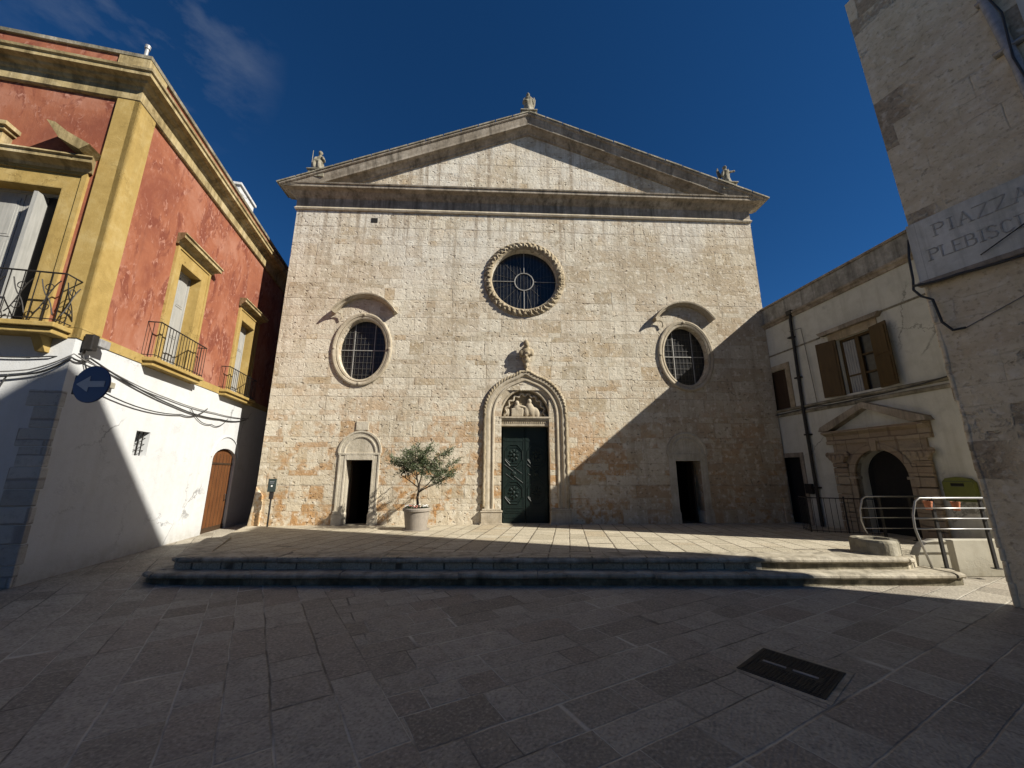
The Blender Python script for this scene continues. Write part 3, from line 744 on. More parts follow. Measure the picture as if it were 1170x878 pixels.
# double door in green paint with carved panels
for sg in (-1, 1):
    mid = .075; x0, x1 = (-.575, mid-.006) if sg < 0 else (mid+.006, .725)
    mb = MB(); mb.box(x0, x1, .27, .33, PZ+.03, 2.92); d = mb.build('door_leaf', M['greendoor'], pt_)
    mb = MB(); c = (x0+x1)/2; w = (x1-x0)/2 - .06
    def octo(cz, rz, th):
        p = []
        for k in range(8):
            t = PI/8 + k*PI/4; p.append((c + w*1.06*math.cos(t), cz + rz*math.sin(t)))
        for k in range(8):
            a, b = p[k], p[(k+1) % 8]; mb.tube([(a[0],.262,a[1]),(b[0],.262,b[1])], th, 5)
    for cz in (2.10, 1.05):
        octo(cz, .33, .013); octo(cz, .24, .007)
        for k in range(8):
            t = k*PI/4; mb.ell((c + .10*math.cos(t), .262, cz + .13*math.sin(t)), (.035,.022,.055), 6, 5, Matrix.Rotation(-t+PI/2,3,'Y'))
        mb.ell((c,.26,cz), (.05,.035,.06), 8, 6)
    for s2 in (-1, 1):
        mb.tube([(c-w,.262,1.58+s2*.26),(c,.262,1.58+s2*.06),(c+w,.262,1.58+s2*.26)], .010, 5)
        mb.tube([(c-w*.9,.262,1.58+s2*.0),(c,.262,1.58+s2*.17),(c+w*.9,.262,1.58+s2*.0)], .007, 5)
    mb.ell((c,.262,1.58), (.07,.025,.06), 8, 6)
    mb.box(c-w,c+w,.258,.275,.62,.65).box(c-w,c+w,.258,.275,.50,.53).box(c-w*.8,c+w*.8,.262,.275,.545,.60)
    mb.box(x0+.01,x0+.05,.262,.275,PZ+.05,2.90).box(x1-.05,x1-.01,.262,.275,PZ+.05,2.90).box(x0,x1,.262,.275,.36,.42).box(x0,x1,.262,.275,2.5,2.55)
    mb.build('carved_panels', M['greendoor'], d)
mb = MB(); mb.box(-.60,.75,-.05,.35,PZ-.02,PZ+.035); mb.build('sill', M['step'], pt_)
# carved bust on a bracket above the portal
mb = MB()
bx = .10
mb.ell((bx,-.14,5.13),(.16,.13,.19)).ell((bx+.01,-.22,5.33),(.085,.09,.11)).ell((bx,-.20,5.42),(.07,.07,.06)).ell((bx+.15,-.17,5.10),(.09,.08,.12)).ell((bx-.14,-.16,5.08),(.08,.08,.12))
mb.ell((bx,-.11,4.90),(.13,.11,.12)).ell((bx,-.08,4.76),(.08,.08,.12)).ell((bx,-.04,4.62),(.045,.05,.07)).ell((bx+.05,-.24,5.06),(.06,.05,.07)).ell((bx-.02,-.26,4.97),(.05,.04,.05))
mb.ell((bx,-.05,5.5),(.04,.04,.07)); mb.build('carved_bust', M['ornament'], CH, remesh=.022)

# ---- side doors
def side_door(x0, x1, zt, tympan):
    c = (x0+x1)/2; z0 = .19
    mb = MB()
    fw = .20
    for sg in (-1, 1):
        a = x0 - fw if sg < 0 else x1; b = x0 if sg < 0 else x1 + fw
        mb.box(a, b, -.025, .35, z0, zt+.14)
        e0, e1 = (a, a+.05) if sg < 0 else (b-.05, b); mb.box(e0, e1, -.04, -.025, z0+.3, zt+.14)
        e0, e1 = (b-.05, b) if sg < 0 else (a, a+.05); mb.box(e0, e1, -.035, -.025, z0+.3, zt+.14)
    r = mb.build('side_portal', M['surround'], CH, bevel=.006)
    mb = MB(); mb.box(x0-.0, x1+.0, -.04, .35, zt, zt+.14).box(x0-fw-.02, x1+fw+.02, -.045, .02, zt+.14, zt+.20); mb.build('lintel', M['surround'], r, bevel=.006)
    mb = MB(); pth = arc(c, zt+.20, .40, .42, 0, PI, 24)
    mb.sweep(pth, [(0,.02),(0,-.02),(.02,-.03),(.05,-.03),(.06,-.02),(.13,-.025),(.15,-.045),(.20,-.045),(.20,.02)]); mb.build('arch', M['surround'], r)
    mb = MB(); mb.prism(xz(pth), -.004, .02); mb.build('lunette', M['surround'], r)
    for sg in (-1, 1):
        a, b = (x0-fw-.05, x0+.02) if sg < 0 else (x1-.02, x1+fw+.05)
        mb = MB(); mb.box(a, b, -.06, .30, z0, z0+.32).prism([(a,z0+.32),(b,z0+.32),(b-.03,z0+.38),(a+.03,z0+.38)], -.05, .3).box(a+.02, b-.02, -.055, .3, z0+.38, z0+.41)
        mb.build('plinth', M['surround'], r, bevel=.01)
    mb = MB(); mb.box(x0,x1,-.02,.5,z0-.02,z0+.03); mb.build('sill', M['step'], r)
    mb = MB(); mb.box(x0+.0,x0+.05,.40,.40+(x1-x0),z0+.04,zt).box(x1-.05,x1,.40,.40+(x1-x0)*.5,z0+.04,zt); mb.build('open_door', M['darkwood'], r)
    if tympan: 
        mb = MB(); mb.box(c-.17,c+.18,-.03,.02,zt+.83,zt+1.08); mb.build('stone_tablet', M['surround'], r, bevel=.008)
side_door(*dL, True); side_door(*dR, False)

# ------------------------------------------------------------------ statues on the pediment
def statue(name, u, z, label, kind, hgt):
    p = F3(u, -.22, z); r = thing(name, label, 'statue', p, PHI, 'stone statues on the pediment')
    mb = MB(); k = hgt
    fold = lambda t, zz: .09*math.sin(7*t + zz*5) * (1 - zz/(k*.75))
    if kind == 'seated':
        mb.lathe([(.20*k,0),(.22*k,.08*k),(.19*k,.30*k),(.16*k,.42*k)], 0, 0, 24, fold)
        mb.ell((0,-.10*k,.36*k),(.19*k,.17*k,.12*k)).ell((.0,.02*k,.56*k),(.155*k,.12*k,.21*k)).ell((-.09*k,-.20*k,.20*k),(.07*k,.08*k,.20*k)).ell((.10*k,-.20*k,.20*k),(.07*k,.08*k,.20*k))
        mb.ell((-.17*k,-.05*k,.52*k),(.055*k,.07*k,.17*k),mat=Matrix.Rotation(.3,3,'Y')).ell((.18*k,-.07*k,.54*k),(.055*k,.07*k,.17*k),mat=Matrix.Rotation(-.4,3,'Y')).ell((.22*k,-.12*k,.46*k),(.06*k,.1*k,.05*k))
        hz = .86*k; hx = .01*k
    elif kind == 'angel':
        mb.lathe([(.17*k,0),(.19*k,.10*k),(.14*k,.35*k),(.12*k,.50*k),(.15*k,.64*k),(.08*k,.74*k)], 0, 0, 24, fold)
        mb.ell((.20*k,-.05*k,.62*k),(.17*k,.05*k,.05*k),mat=Matrix.Rotation(-.25,3,'Y')).ell((-.15*k,-.06*k,.52*k),(.05*k,.06*k,.17*k),mat=Matrix.Rotation(.35,3,'Y')).ell((.36*k,-.05*k,.66*k),(.06*k,.045*k,.06*k))
        hz = .84*k; hx = .0
    else:
        mb.lathe([(.22*k,0),(.21*k,.15*k),(.17*k,.40*k),(.15*k,.56*k),(.17*k,.66*k),(.08*k,.75*k)], 0, 0, 24, fold)
        mb.ell((-.18*k,-.05*k,.54*k),(.05*k,.06*k,.17*k),mat=Matrix.Rotation(.25,3,'Y')).ell((-.10*k,-.15*k,.46*k),(.10*k,.05*k,.05*k)).ell((.17*k,-.05*k,.55*k),(.05*k,.06*k,.16*k),mat=Matrix.Rotation(-.2,3,'Y'))
        hz = .85*k; hx = -.01*k
    mb.ell((hx,-.03*k,hz),(.072*k,.08*k,.10*k)).ell((hx,-.01*k,hz-.10*k),(.045*k,.05*k,.07*k)).ell((hx,.01*k,hz+.03*k),(.08*k,.08*k,.085*k)).ell((hx,-.10*k,hz-.01*k),(.016*k,.03*k,.028*k))
    mb.build('figure', M['mossy'], r, remesh=.022)
    if kind != 'seated':
        for sg in ((-1, 1) if kind == 'angel' else (1,)):
            mb = MB(); o = [(.05*k,.52*k),(.16*k,.72*k),(.24*k,.96*k),(.30*k,.78*k),(.27*k,.52*k),(.20*k,.30*k),(.13*k,.42*k)]
            mb.prism([(sg*a,b) for a, b in o], .10*k, .15*k); mb.build('wing', M['mossy'], r, bevel=.015)
    else:
        mb = MB(); mb.lathe([(.012,0.0),(.010,.92*k)], -.24*k, -.1*k, 8); mb.build('staff', M['mossy'], r)
statue('statue', UC, AP+.16, 'winged stone saint at the very peak of the church pediment', 'saint', .90)
statue('statue', -6.62, AP - SL*6.87+.16, 'seated stone figure with a staff at the left end of the church pediment', 'seated', .82)
statue('statue', 7.0, AP - SL*6.75+.16, 'stone angel with raised wings and outstretched arm at the right end of the pediment', 'angel', .80)

# ------------------------------------------------------------------ palazzo on the left (x = along the side wall, y = along the front)
PAL_O = Vector((-6.73, 5.625, 0)); PAL_R = math.radians(102.94)
PL = thing('palazzo', 'red and ochre plastered palazzo with whitewashed ground floor and iron balconies', 'building', PAL_O, PAL_R)
LEN, DEP = 17.0, 9.0
w1 = (1.94, 2.74, 3.60, 6.02); w2 = (4.93, 5.78, 3.60, 5.92); fw_ = (.68, 1.95, 3.6, 6.17)
ZB = 3.62
def yz_wall(mb, outer, holes, depth):       # a wall in the plane x = 0 (the front), polygon in (y,z)
    t = MB(); wall_holes(t, outer, holes, 0, depth); mb.add([(b, a, c) for a, b, c in t.v], t.f)
mb = MB(); wall_holes(mb, rect(0, LEN, ZB, 8.95), [rect(w1[0], w1[1], ZB+.05, w1[3]), rect(w2[0], w2[1], ZB+.05, w2[3])], 0, .32)
yz_wall(mb, rect(0, DEP, ZB, 8.95), [rect(fw_[0], fw_[1], ZB+.05, fw_[3])], .32)
mb.add([(LEN,0,0),(LEN,DEP,0),(LEN,DEP,8.95),(LEN,0,8.95)], [(0,1,2,3)]); mb.add([(0,DEP,0),(LEN,DEP,0),(LEN,DEP,8.95),(0,DEP,8.95)], [(0,1,2,3)])
mb.build('upper_wall', M['red'], PL)
mb = MB(); sw = rect(1.69, 2.08, 1.92, 2.38)
dd = (4.62, 5.90)
dh = [(dd[0], .02), (dd[1], .02), (dd[1], 1.95)] + [(x, z) for x, z, _, _ in arc((dd[0]+dd[1])/2, 1.95, .64, .30, 0, PI, 12)][1:-1] + [(dd[0], 1.95)]
wall_holes(mb, rect(-.0, LEN, -.1, ZB), [sw, dh], -.03, .28); yz_wall(mb, rect(-.03, DEP, -.1, ZB), [], .1)
mb.v = [(x - (.03 if y > -.031 and x < .001 else 0), y, z) for x, y, z in mb.v]
mb.add([(-.03,-.03,ZB),(LEN,-.03,ZB),(LEN,.0,ZB),(0,0,ZB),(0,DEP,ZB),(-.03,DEP,ZB)], [(0,1,2,3),(0,3,4,5)])
mb.build('ground_floor_wall', M['white'], PL)
mb = MB(); mb.box(.1, LEN-.1, .36, .40, ZB+.1, 8.8); mb.box(.36,.40,.1,DEP-.1,ZB+.1,8.8); mb.box(.1,LEN-.1,.30,.34,.0,ZB-.1); mb.build('black_room_lining', M['black'], PL)  # added black sheets darken the rooms behind the openings
# bare quoin stones at the corner
mb = MB(); z = .1
while z < 2.55:
    h = random.uniform(.22, .33); a = random.uniform(.24, .36)
    mb.box(-.045, -.02, -.04, a, z+.006, z+h-.006); mb.box(-.045, random.uniform(.03,.09), -.043, -.02, z+.006, z+h-.006)
    z += h
mb.build('quoin', M['quoin'], PL, bevel=.012)
# corner pilaster, string band, cornice, parapet
mb = MB(); mb.box(-.05, .39, -.05, .02, ZB+.16, 8.08).box(-.05, .02, -.05, .28, ZB+.16, 8.08); mb.build('corner_pilaster', M['yellow'], PL)
mb = MB(); mb.box(-.045, LEN, -.045, .02, ZB, ZB+.16).box(-.045,.02,-.045,DEP,ZB,ZB+.16); mb.build('string_band', M['yellow'], PL)
def wrap_moulding(prof, name, mat, z):      # profile swept along the side and the front, mitred at the corner
    n = len(prof); mb = MB(); vs_ = []
    for (px, py, dx, dy) in ((LEN, 0, 0, -1), (0, 0, -1, -1), (0, DEP, -1, 0)):
        for p, h in prof: vs_.append((px + dx*p, py + dy*p, z+h))
    fs = []
    for st in range(2):
        for j in range(n): fs.append((st*n+j, st*n+(j+1) % n, (st+1)*n+(j+1) % n, (st+1)*n+j))
    mb.add(vs_, fs); return mb.build(name, mat, PL)
wrap_moulding([(-.1,0),(.04,0),(.06,.02),(.06,.22),(.08,.24),(-.1,.24)], 'cornice_fascia', M['ycornice'], 8.08)
wrap_moulding([(-.1,0),(.08,0),(.09,.05),(.15,.08),(.17,.12),(.26,.14),(.26,.21),(.29,.23),(.30,.27),(.10,.30),(-.1,.30)], 'cornice', M['ycornice'], 8.32)
wrap_moulding([(-.12,0),(.03,0),(.03,.42),(-.12,.42)], 'parapet', M['red'], 8.61)
wrap_moulding([(-.15,0),(.07,0),(.08,.06),(.05,.075),(-.15,.08)], 'parapet_coping', M['mossy'], 9.03)
mb = MB(); mb.box(-.06,.42,-.06,.05,8.622,9.03).box(-.06,.05,.05,.42,8.622,9.03); mb.build('parapet_pier', M['ycornice'], PL)
mb = MB(); mb.box(.1,LEN,.1,DEP,8.70,8.78); mb.build('roof', M['roof'], PL)
mb = MB(); mb.box(4.15,5.1,.25,.9,8.7,9.75).box(4.1,5.15,.2,.95,9.75,9.82); mb.build('roof_hut', M['white'], PL)
mb = MB(); mb.lathe([(.03,8.7),(.03,9.62),(.045,9.62),(.045,9.70)], .28, .3, 10); mb.build('roof_pipe', M['greybox'], PL)

def railing(mb, pts, z0, z1, step, deco=False):
    # thin bars between a bottom and a top rail along a polyline
    for z, r in ((z1, .013), (z0+.05, .008)): mb.tube([(x, y, z) for x, y in pts], r, 6)
    for i in range(len(pts)-1):
        a, b = Vector((*pts[i],0)), Vector((*pts[i+1],0)); n = max(1, round((b-a).length/step))
        for k in range(n+1):
            q = a.lerp(b, k/n); mb.box(q.x-.0045, q.x+.0045, q.y-.0045, q.y+.0045, z0, z1)
        if deco:
            for k in range(max(1, n//2)):
                q0 = a.lerp(b, (2*k+.3)/n); q1 = a.lerp(b, min(1, (2*k+1.7)/n)); h = z1-z0
                for s0, s1 in (((.15),(.85)), ((.85),(.15))):
                    mb.tube([q0.lerp(q1, t) + Vector((0,0,z0+h*(s0+(s1-s0)*t) + .04*math.sin(t*2*PI))) for t in [j/8 for j in range(9)]], .008, 5)
                for cc in (.3, .7):
                    c0 = q0.lerp(q1, .5); d = (q1-q0).normalized()
                    mb.tube([c0 + d*(.05*math.cos(t)) + Vector((0,0,z0+h*cc+.05*math.sin(t))) for t in [j*PI/5 for j in range(10)]], .007, 5, closed=True)
def french_window(ax, o0, o1, z0, z1, sign_y):
    # frame, hood, shutters; ax = 0: on the side wall (along x), ax = 1: on the front (along y)
    def T(mb):
        if ax: mb.v = [(y, x, z) for x, y, z in mb.v]
        return mb
    fl_, frr = (.20, .26) if not ax else (.26, .24)
    mb = MB(); mb.box(o0-fl_, o0, -.03, .0, ZB+.16, z1+.30).box(o1, o1+frr, -.03, .0, ZB+.16, z1+.30).box(o0, o1, -.03, 0, z1, z1+.30)
    mb.box(o0-fl_-.03, o0-fl_+.04, -.05, -.0, ZB+.16, z1+.32).box(o1+frr-.04, o1+frr+.03, -.05, 0, ZB+.16, z1+.32).box(o0-fl_+.04, o1+frr-.04, -.05, 0, z1+.26, z1+.32)
    mb.box(o0-.002, o0+.012, -.028, .20, ZB+.05, z1).box(o1-.012, o1+.002, -.028, .20, ZB+.05, z1).box(o0+.012, o1-.012, -.028, .20, z1-.012, z1+.002)
    r = T(mb).build('french_window', M['yellow'], PL)
    mb = MB(); a, b = o0-fl_-.06, o1+frr+.06; zz = z1+.32
    prof = [(.0,0),(.06,0),(.08,.05),(.16,.09),(.20,.10),(.20,.16),(.23,.18),(.22,.21),(0,.25)]; n = len(prof); vs_ = []
    for x, sg in ((a, -1), (b, 1)):
        for p, h in prof: vs_.append((x + sg*p*.5, -p, zz+h))
    mb.add(vs_, [(j, (j+1) % n, (j+1) % n+n, j+n) for j in range(n)] + [tuple(range(n)), tuple(range(2*n-1, n-1, -1))])
    T(mb).build('hood', M['ycornice'], r)
    mb = MB(); mb.box(o0, o0+.05, .18, .24, ZB+.06, z1).box(o1-.05, o1, .18, .24, ZB+.06, z1).box(o0+.05, o1-.05, .18, .24, z1-.06, z1); T(mb).build('casing', M['shutterw'], r)
    w = (o1-o0-.1)/2
    for k in range(2):
        x0 = o0+.05+k*w; ang = 0
        mb = MB(); mb.box(x0+.005, x0+w-.005, .20, .235, ZB+.06, z1-.06)
        for q in range(3):
            za = ZB+.14+q*(z1-ZB-.22)/3; zb2 = za+(z1-ZB-.22)/3-.07
            mb.box(x0+.05, x0+w-.05, .192, .20, za, zb2).box(x0+.08, x0+w-.08, .186, .192, za+.04, zb2-.04)
        T(mb).build('door_panel', M['shutterw'], r)
    return r, T
def balcony(r, T, a, b, p, deco, zt):
    mb = MB(); mb.prism_z([(a,0),(b,0),(b,-p),(a,-p)], ZB+.055, ZB+.13).prism_z([(a+.04,0),(b-.04,0),(b-.04,-p+.05),(a+.04,-p+.05)], ZB-.03, ZB+.055)
    T(mb).build('balcony_slab', M['yellow'], r, bevel=.012)
    for x in (a+.22, b-.34):
        mb = MB(); mb.prism_x([(0,ZB-.03),(-p+.12,ZB-.03),(-p+.16,ZB-.10),(-.10,ZB-.26),(0,ZB-.26)], x, x+.12)
        if deco: T(mb).build('bracket', M['yellow'], r)
    mb = MB(); railing(mb, [(a+.03,0),(a+.03,-p+.04),(b-.03,-p+.04),(b-.03,0)], ZB+.13, zt, .10 if not deco else .17, deco)
    T(mb).build('balcony_railing', M['iron'], r)
r1, T1 = french_window(0, *w1, 1); balcony(r1, T1, 1.38, 3.10, .26, False, 4.46)
r2, T2 = french_window(0, *w2, 1); balcony(r2, T2, 4.30, 6.10, .24, False, 4.36)
r3, T3 = french_window(1, *fw_, 1); balcony(r3, T3, .03, 2.6, .36, True, 4.53)
# open leaf of the front window and its broken pediment
mb = MB(); mb.box(-.02,.18,.98,1.02,ZB+.08,6.05).box(-.03,-.02,.975,1.03,ZB+.08,6.05); mb.build('open_leaf', M['shutterw'], r3)
mb = MB(); mb.box(.176,.17,.70,1.0,ZB+.08,6.08); mb.build('black_gap_sheet', M['black'], r3)  # black sheet painted for the unlit gap beside the leaf
for sg, c in ((1, .40), (-1, 2.22)):
    P = [(c, 6.74), (c+sg*.30, 6.90), (c+sg*.52, 7.20), (c+sg*.40, 7.18), (c+sg*.22, 7.04), (c-sg*.12, 6.86)]
    P = P if sg > 0 else P[::-1]
    t = MB(); t.prism(P, -.30, -.0); mb = MB(); mb.add([(y, x, z) for x, y, z in t.v], t.f); mb.build('pediment_wing', M['ycornice'], r3)
t = MB(); t.box(1.54,1.94,-.16,0,6.74,6.98).box(1.50,1.98,-.20,0,6.98,7.04).box(1.46,2.02,-.24,0,7.04,7.11); mb = MB(); mb.add([(y, x, z) for x, y, z in t.v], t.f)
mb.build('pediment_block', M['ycornice'], r3)
# small barred window
mb = MB(); mb.add([(1.69,.22,1.92),(2.08,.22,1.92),(2.08,.22,2.38),(1.69,.22,2.38)], [(0,1,2,3)]); sm = mb.build('small_window', M['black'], PL)
mb = MB()
for k in range(3): mb.box(1.77+k*.11, 1.785+k*.11, .03,.045,1.92,2.38)
for k in range(3): mb.box(1.69,2.08,.034,.042,2.02+k*.12,2.032+k*.12)
mb.build('window_bars', M['iron'], sm)
# plank door with an arched head
mb = MB(); mb.prism(dh, .05, .12); dr = mb.build('plank_door', M['browndoor'], PL)
mb = MB()
for k in range(1, 7): x = dd[0]+k*(dd[1]-dd[0])/7; mb.box(x-.006, x+.006, .046, .05, .04, 2.1)
mb.box(dd[0], dd[1], .035, .05, 1.82, 1.87).box(dd[0],dd[1],.03,.05,.04,.22); mb.build('batten', M['darkwood'], dr)
mb = MB(); mb.tube([(dd[1]-.18,.03,.85),(dd[1]-.18,.0,.88),(dd[1]-.18,0,1.0),(dd[1]-.18,.03,1.03)], .012, 6); mb.build('handle', M['iron'], dr)
mb = MB(); mb.sweep(arc((dd[0]+dd[1])/2, 1.98, .72, .58, .05, PI-.05, 20), [(0,-.03),(0,-.055),(.035,-.055),(.035,-.03)]); mb.build('drip_moulding', M['white'], dr)

# low wing of the same street beyond the alley, seen in the church's shade
# cables along the palazzo
def P3(x, y, z): 
    return PAL_O + Matrix.Rotation(PAL_R, 3, 'Z') @ Vector((x, y, z))
def cable(pts, r, mat, label, sag=0.0, name='cable', n=8, group='cables on the palazzo'):
    P = [Vector(p) for p in pts]; out = []
    for i in range(len(P)-1):
        for k in range(n):
            t = k/n; q = P[i].lerp(P[i+1], t); q.z -= sag*4*t*(1-t); out.append(q)
    out.append(P[-1]); mb = MB(); mb.tube(out, r, 6); o = mb.build(name, mat, smooth=True)
    return tag(o, label, 'cable', group)
cable([P3(-.07,3.4,2.95), P3(-.08,1.5,2.95), P3(-.08,.35,3.02), P3(-.07,-.07,3.30), P3(.25,-.07,3.38), P3(2.6,-.06,3.00), P3(4.6,-.06,2.98), P3(6.1,-.05,3.16)], .014, M['cable'], 'thick black cable wrapping the palazzo corner and sagging below the nearer balcony', .05)
cable([P3(-.07,3.4,3.02), P3(-.07,1.3,3.02), P3(-.07,.4,3.08), P3(-.06,-.08,3.36), P3(.6,-.07,3.30), P3(2.3,-.06,3.12), P3(4.3,-.06,3.10), P3(6.3,-.05,3.22)], .010, M['gcable'], 'grey cable bundled just above the thick black one on the white wall', .03)
cable([P3(-.06,3.4,3.28), P3(-.06,1.0,3.26), P3(-.06,.2,3.30), P3(.1,-.06,3.42)], .010, M['cable'], 'straight dark cable just below the front balcony of the palazzo', .02)
cable([P3(.12,-.06,3.40), P3(.55,-.09,2.92), P3(2.9,-.06,2.86), P3(3.9,-.06,3.15)], .011, M['cable'], 'lowest sagging cable passing behind the blue arrow sign', .10)
cable([P3(3.2,-.06,3.05), P3(4.2,-.06,2.80), P3(5.0,-.06,3.05)], .009, M['cable'], 'short looped cable below the farther palazzo balcony', .12)
cable([P3(-.07,.62,3.0), P3(-.07,.72,2.6), P3(-.07,.95,2.25), P3(-.07,1.4,2.15)], .010, M['cable'], 'cable dropping down the shaded white front left of the corner', -.03)
cable([P3(-.07,1.15,2.2), P3(-.07,1.02,1.9), P3(-.07,1.08,1.2)], .009, M['gcable'], 'thin grey cable hanging low on the shaded white front', .0)
fl_ = thing('wall_lamp', 'dark box floodlight with a grey face at the palazzo corner under the ochre band', 'lamp', P3(.12,-.09,3.52), PAL_R)
mb = MB(); mb.box(-.07,.05,-.10,.02,-.05,.20); mb.build('housing', M['iron'], fl_, bevel=.01)
mb = MB(); mb.box(.052,.26,-.12,-.02,.04,.17); mb.build('reflector', M['greybox'], fl_, bevel=.01)
mb = MB(); mb.box(-.02,.02,.02,.06,-.10,.02); mb.build('bracket', M['iron'], fl_)
jb = MB(); jb.box(-.10,.10,-.05,.04,-.05,.05); o = jb.build('junction_box', M['whitewall'], bevel=.01); o.location = P3(.72,-.06,3.05); o.rotation_euler = (0,0,PAL_R)
tag(o, 'small white junction box among the cables right of the blue sign', 'box')
# blue arrow sign
sgn = thing('traffic_sign', 'round blue traffic sign with a pale arrow pointing left on the palazzo corner', 'sign', (-5.93, 5.3, 2.82), math.radians(-2))
mb = MB(); t = MB(); t.lathe([(.262,-.012),(.268,-.006),(.268,.006),(.262,.012)], 0, 0, 48); mb.add([(x, z, y) for x, y, z in t.v], t.f); mb.build('disc', M['signblue'], sgn)
mb = MB(); mb.prism([(-.215,0),(-.03,.115),(-.03,.042),(.20,.042),(.20,-.042),(-.03,-.042),(-.03,-.115)], -.017, -.0125); mb.build('arrow', M['signgrey'], sgn)
mb = MB(); mb.tube([(.0,.02,.03),(.0,.05,.03),(-.36,.14,.03),(-.45,.2,.02)], .012, 6).box(-.40,-.375,.10,.13,-.12,.16).box(-.02,.02,.012,.03,-.1,.1); mb.build('bracket', M['iron'], sgn)

# ------------------------------------------------------------------ white building on the right (x = towards the camera along its wall)
WB_O = Vector((8.04, 11.47, 0)); WB_R = math.atan2(-.9928, .1199)
WB = thing('town_house', 'dirty white two-storey house with brown shutters and a carved stone gateway', 'building', WB_O, WB_R)
X0, X1 = -6.0, 4.40
win = (2.14, 2.98, 3.50, 4.90); win2 = (-.35, .46, 3.42, 4.62); dr2 = (-.35, .47, .1, 2.04)
acx = 2.58; ar = .58; asp = 1.52
gate = [(acx-ar, .05), (acx+ar, .05), (acx+ar, asp)] + xz(arc(acx, asp, ar, .60, 0, PI, 20))[1:-1] + [(acx-ar, asp)]
mb = MB(); wall_holes(mb, rect(X0, X1, -.1, 6.15), [rect(win[0],win[1],win[2],win[3]), rect(win2[0],win2[1],win2[2],win2[3]), rect(*dr2), gate], 0, .35)
# end wall turning away along the side street
E1 = (X1, 0); E2 = (X1-1.5, 9.0)
mb.add([(X1,0,-.1),(X1,0,6.15),(E2[0],9,6.15),(E2[0],9,-.1)], [(0,1,2,3)])
mb.add([(X0,0,-.1),(X0,0,6.15),(X0,9,6.15),(X0,9,-.1)], [(0,1,2,3)])
mb.build('house_wall', M['dirty'], WB)
mb = MB(); mb.add([(X0,.02,6.14),(X1,.02,6.14),(E2[0],9,6.14),(X0,9,6.14)], [(0,1,2,3)]); mb.build('roof', M['roof'], WB)
def hprof(x0, x1, z, prof, name, mat, parent=WB):
    n = len(prof); mb = MB()
    mb.add([(x0,-p,z+h) for p, h in prof] + [(x1,-p,z+h) for p, h in prof], [(j, (j+1) % n, (j+1) % n+n, j+n) for j in range(n)] + [tuple(range(n)), tuple(range(2*n-1, n-1, -1))])
    return mb.build(name, mat, parent)
hprof(X0, X1+.02, 6.15, [(-.25,0),(.03,0),(.03,.50),(-.25,.50)], 'parapet', M['greyparapet'])
hprof(X0, X1+.06, 6.65, [(-.27,0),(.07,0),(.08,.05),(.05,.07),(-.27,.07)], 'parapet_coping', M['cornice'])
hprof(X0, X1+.03, 6.02, [(-.1,0),(.04,0),(.07,.05),(.12,.08),(.13,.13),(-.1,.13)], 'eaves_moulding', M['cornice'])
hprof(X0, 1.72, 5.10, [(0,0),(.02,0),(.02,.04),(0,.04)], 'string_course', M['mossy'])
hprof(3.22, X1, 5.18, [(0,0),(.02,0),(.02,.04),(0,.04)], 'string_course', M['mossy'])
hprof(X0, X1, 3.22, [(0,0),(.03,0),(.05,.03),(.05,.07),(.02,.09),(0,.09)], 'string_course', M['mossy'])
hprof(X0, X1, 3.36, [(0,0),(.06,.02),(.07,.06),(0,.09)], 'string_course', M['mossy'])
# shuttered window
mb = MB(); mb.box(win[0]-.20, win[1]+.18, -.03, .0, win[3], win[3]+.20); sh = mb.build('shuttered_window', M['ornament'], WB)
mb = MB(); mb.prism([(win[0]-.32,win[3]+.20),(win[1]+.26,win[3]+.20),(win[1]+.34,win[3]+.30),(win[0]-.40,win[3]+.30)], -.14, 0); mb.build('hood', M['cornice'], sh)
mb = MB(); mb.box(win[0],win[1],.14,.15,win[2],win[3]); mb.build('pane', M['pane'], sh)
mb = MB(); c = (win[0]+win[1])/2
mb.box(win[0],win[0]+.06,.08,.138,win[2],win[3]).box(win[1]-.06,win[1],.08,.138,win[2],win[3]).box(c-.05,c+.05,.08,.138,win[2],win[3])
mb.box(win[0]+.06,c-.05,.085,.138,win[3]-.06,win[3]).box(c+.05,win[1]-.06,.085,.138,win[3]-.06,win[3]).box(win[0]+.06,c-.05,.09,.138,win[2]+.42,win[2]+.46).box(c+.05,win[1]-.06,.09,.138,win[2]+.42,win[2]+.46)
mb.box(c+.05,win[1]-.06,.09,.138,win[2]+.86,win[2]+.90)
mb.build('casement', M['shutterb'], sh)
mb = MB()
for k in range(5): mb.tube([(win[0]+.08+k*.06, .125, win[2]+.02+.0*k), (win[0]+.08+k*.062, .12, win[3]-.08)], .028, 6)
mb.build('curtain', M['shutterw'], sh)
for sg in (-1, 1):
    ang = math.radians(14); mb = MB(); w = .47
    def sp(a, b, y): 
        x = (win[0] if sg < 0 else win[1]) + sg*a*math.cos(ang); return (x, -.02 - a*math.sin(ang) - y, b)
    def slab(a0, a1, b0, b1, y0, y1):
        mb.add([sp(a0,b0,y0),sp(a1,b0,y0),sp(a1,b0,y1),sp(a0,b0,y1),sp(a0,b1,y0),sp(a1,b1,y0),sp(a1,b1,y1),sp(a0,b1,y1)], [(0,3,2,1),(4,5,6,7),(0,1,5,4),(1,2,6,5),(2,3,7,6),(3,0,4,7)])
    slab(0,w,win[2]-.02,win[3]+.02,0,.03)
    for za, zb2 in ((win[2]+.05,win[2]+.62),(win[2]+.72,win[3]-.06)): slab(.05,w-.05,za,zb2,.03,.042)
    mb.build('shutter', M['shutterb'], sh)
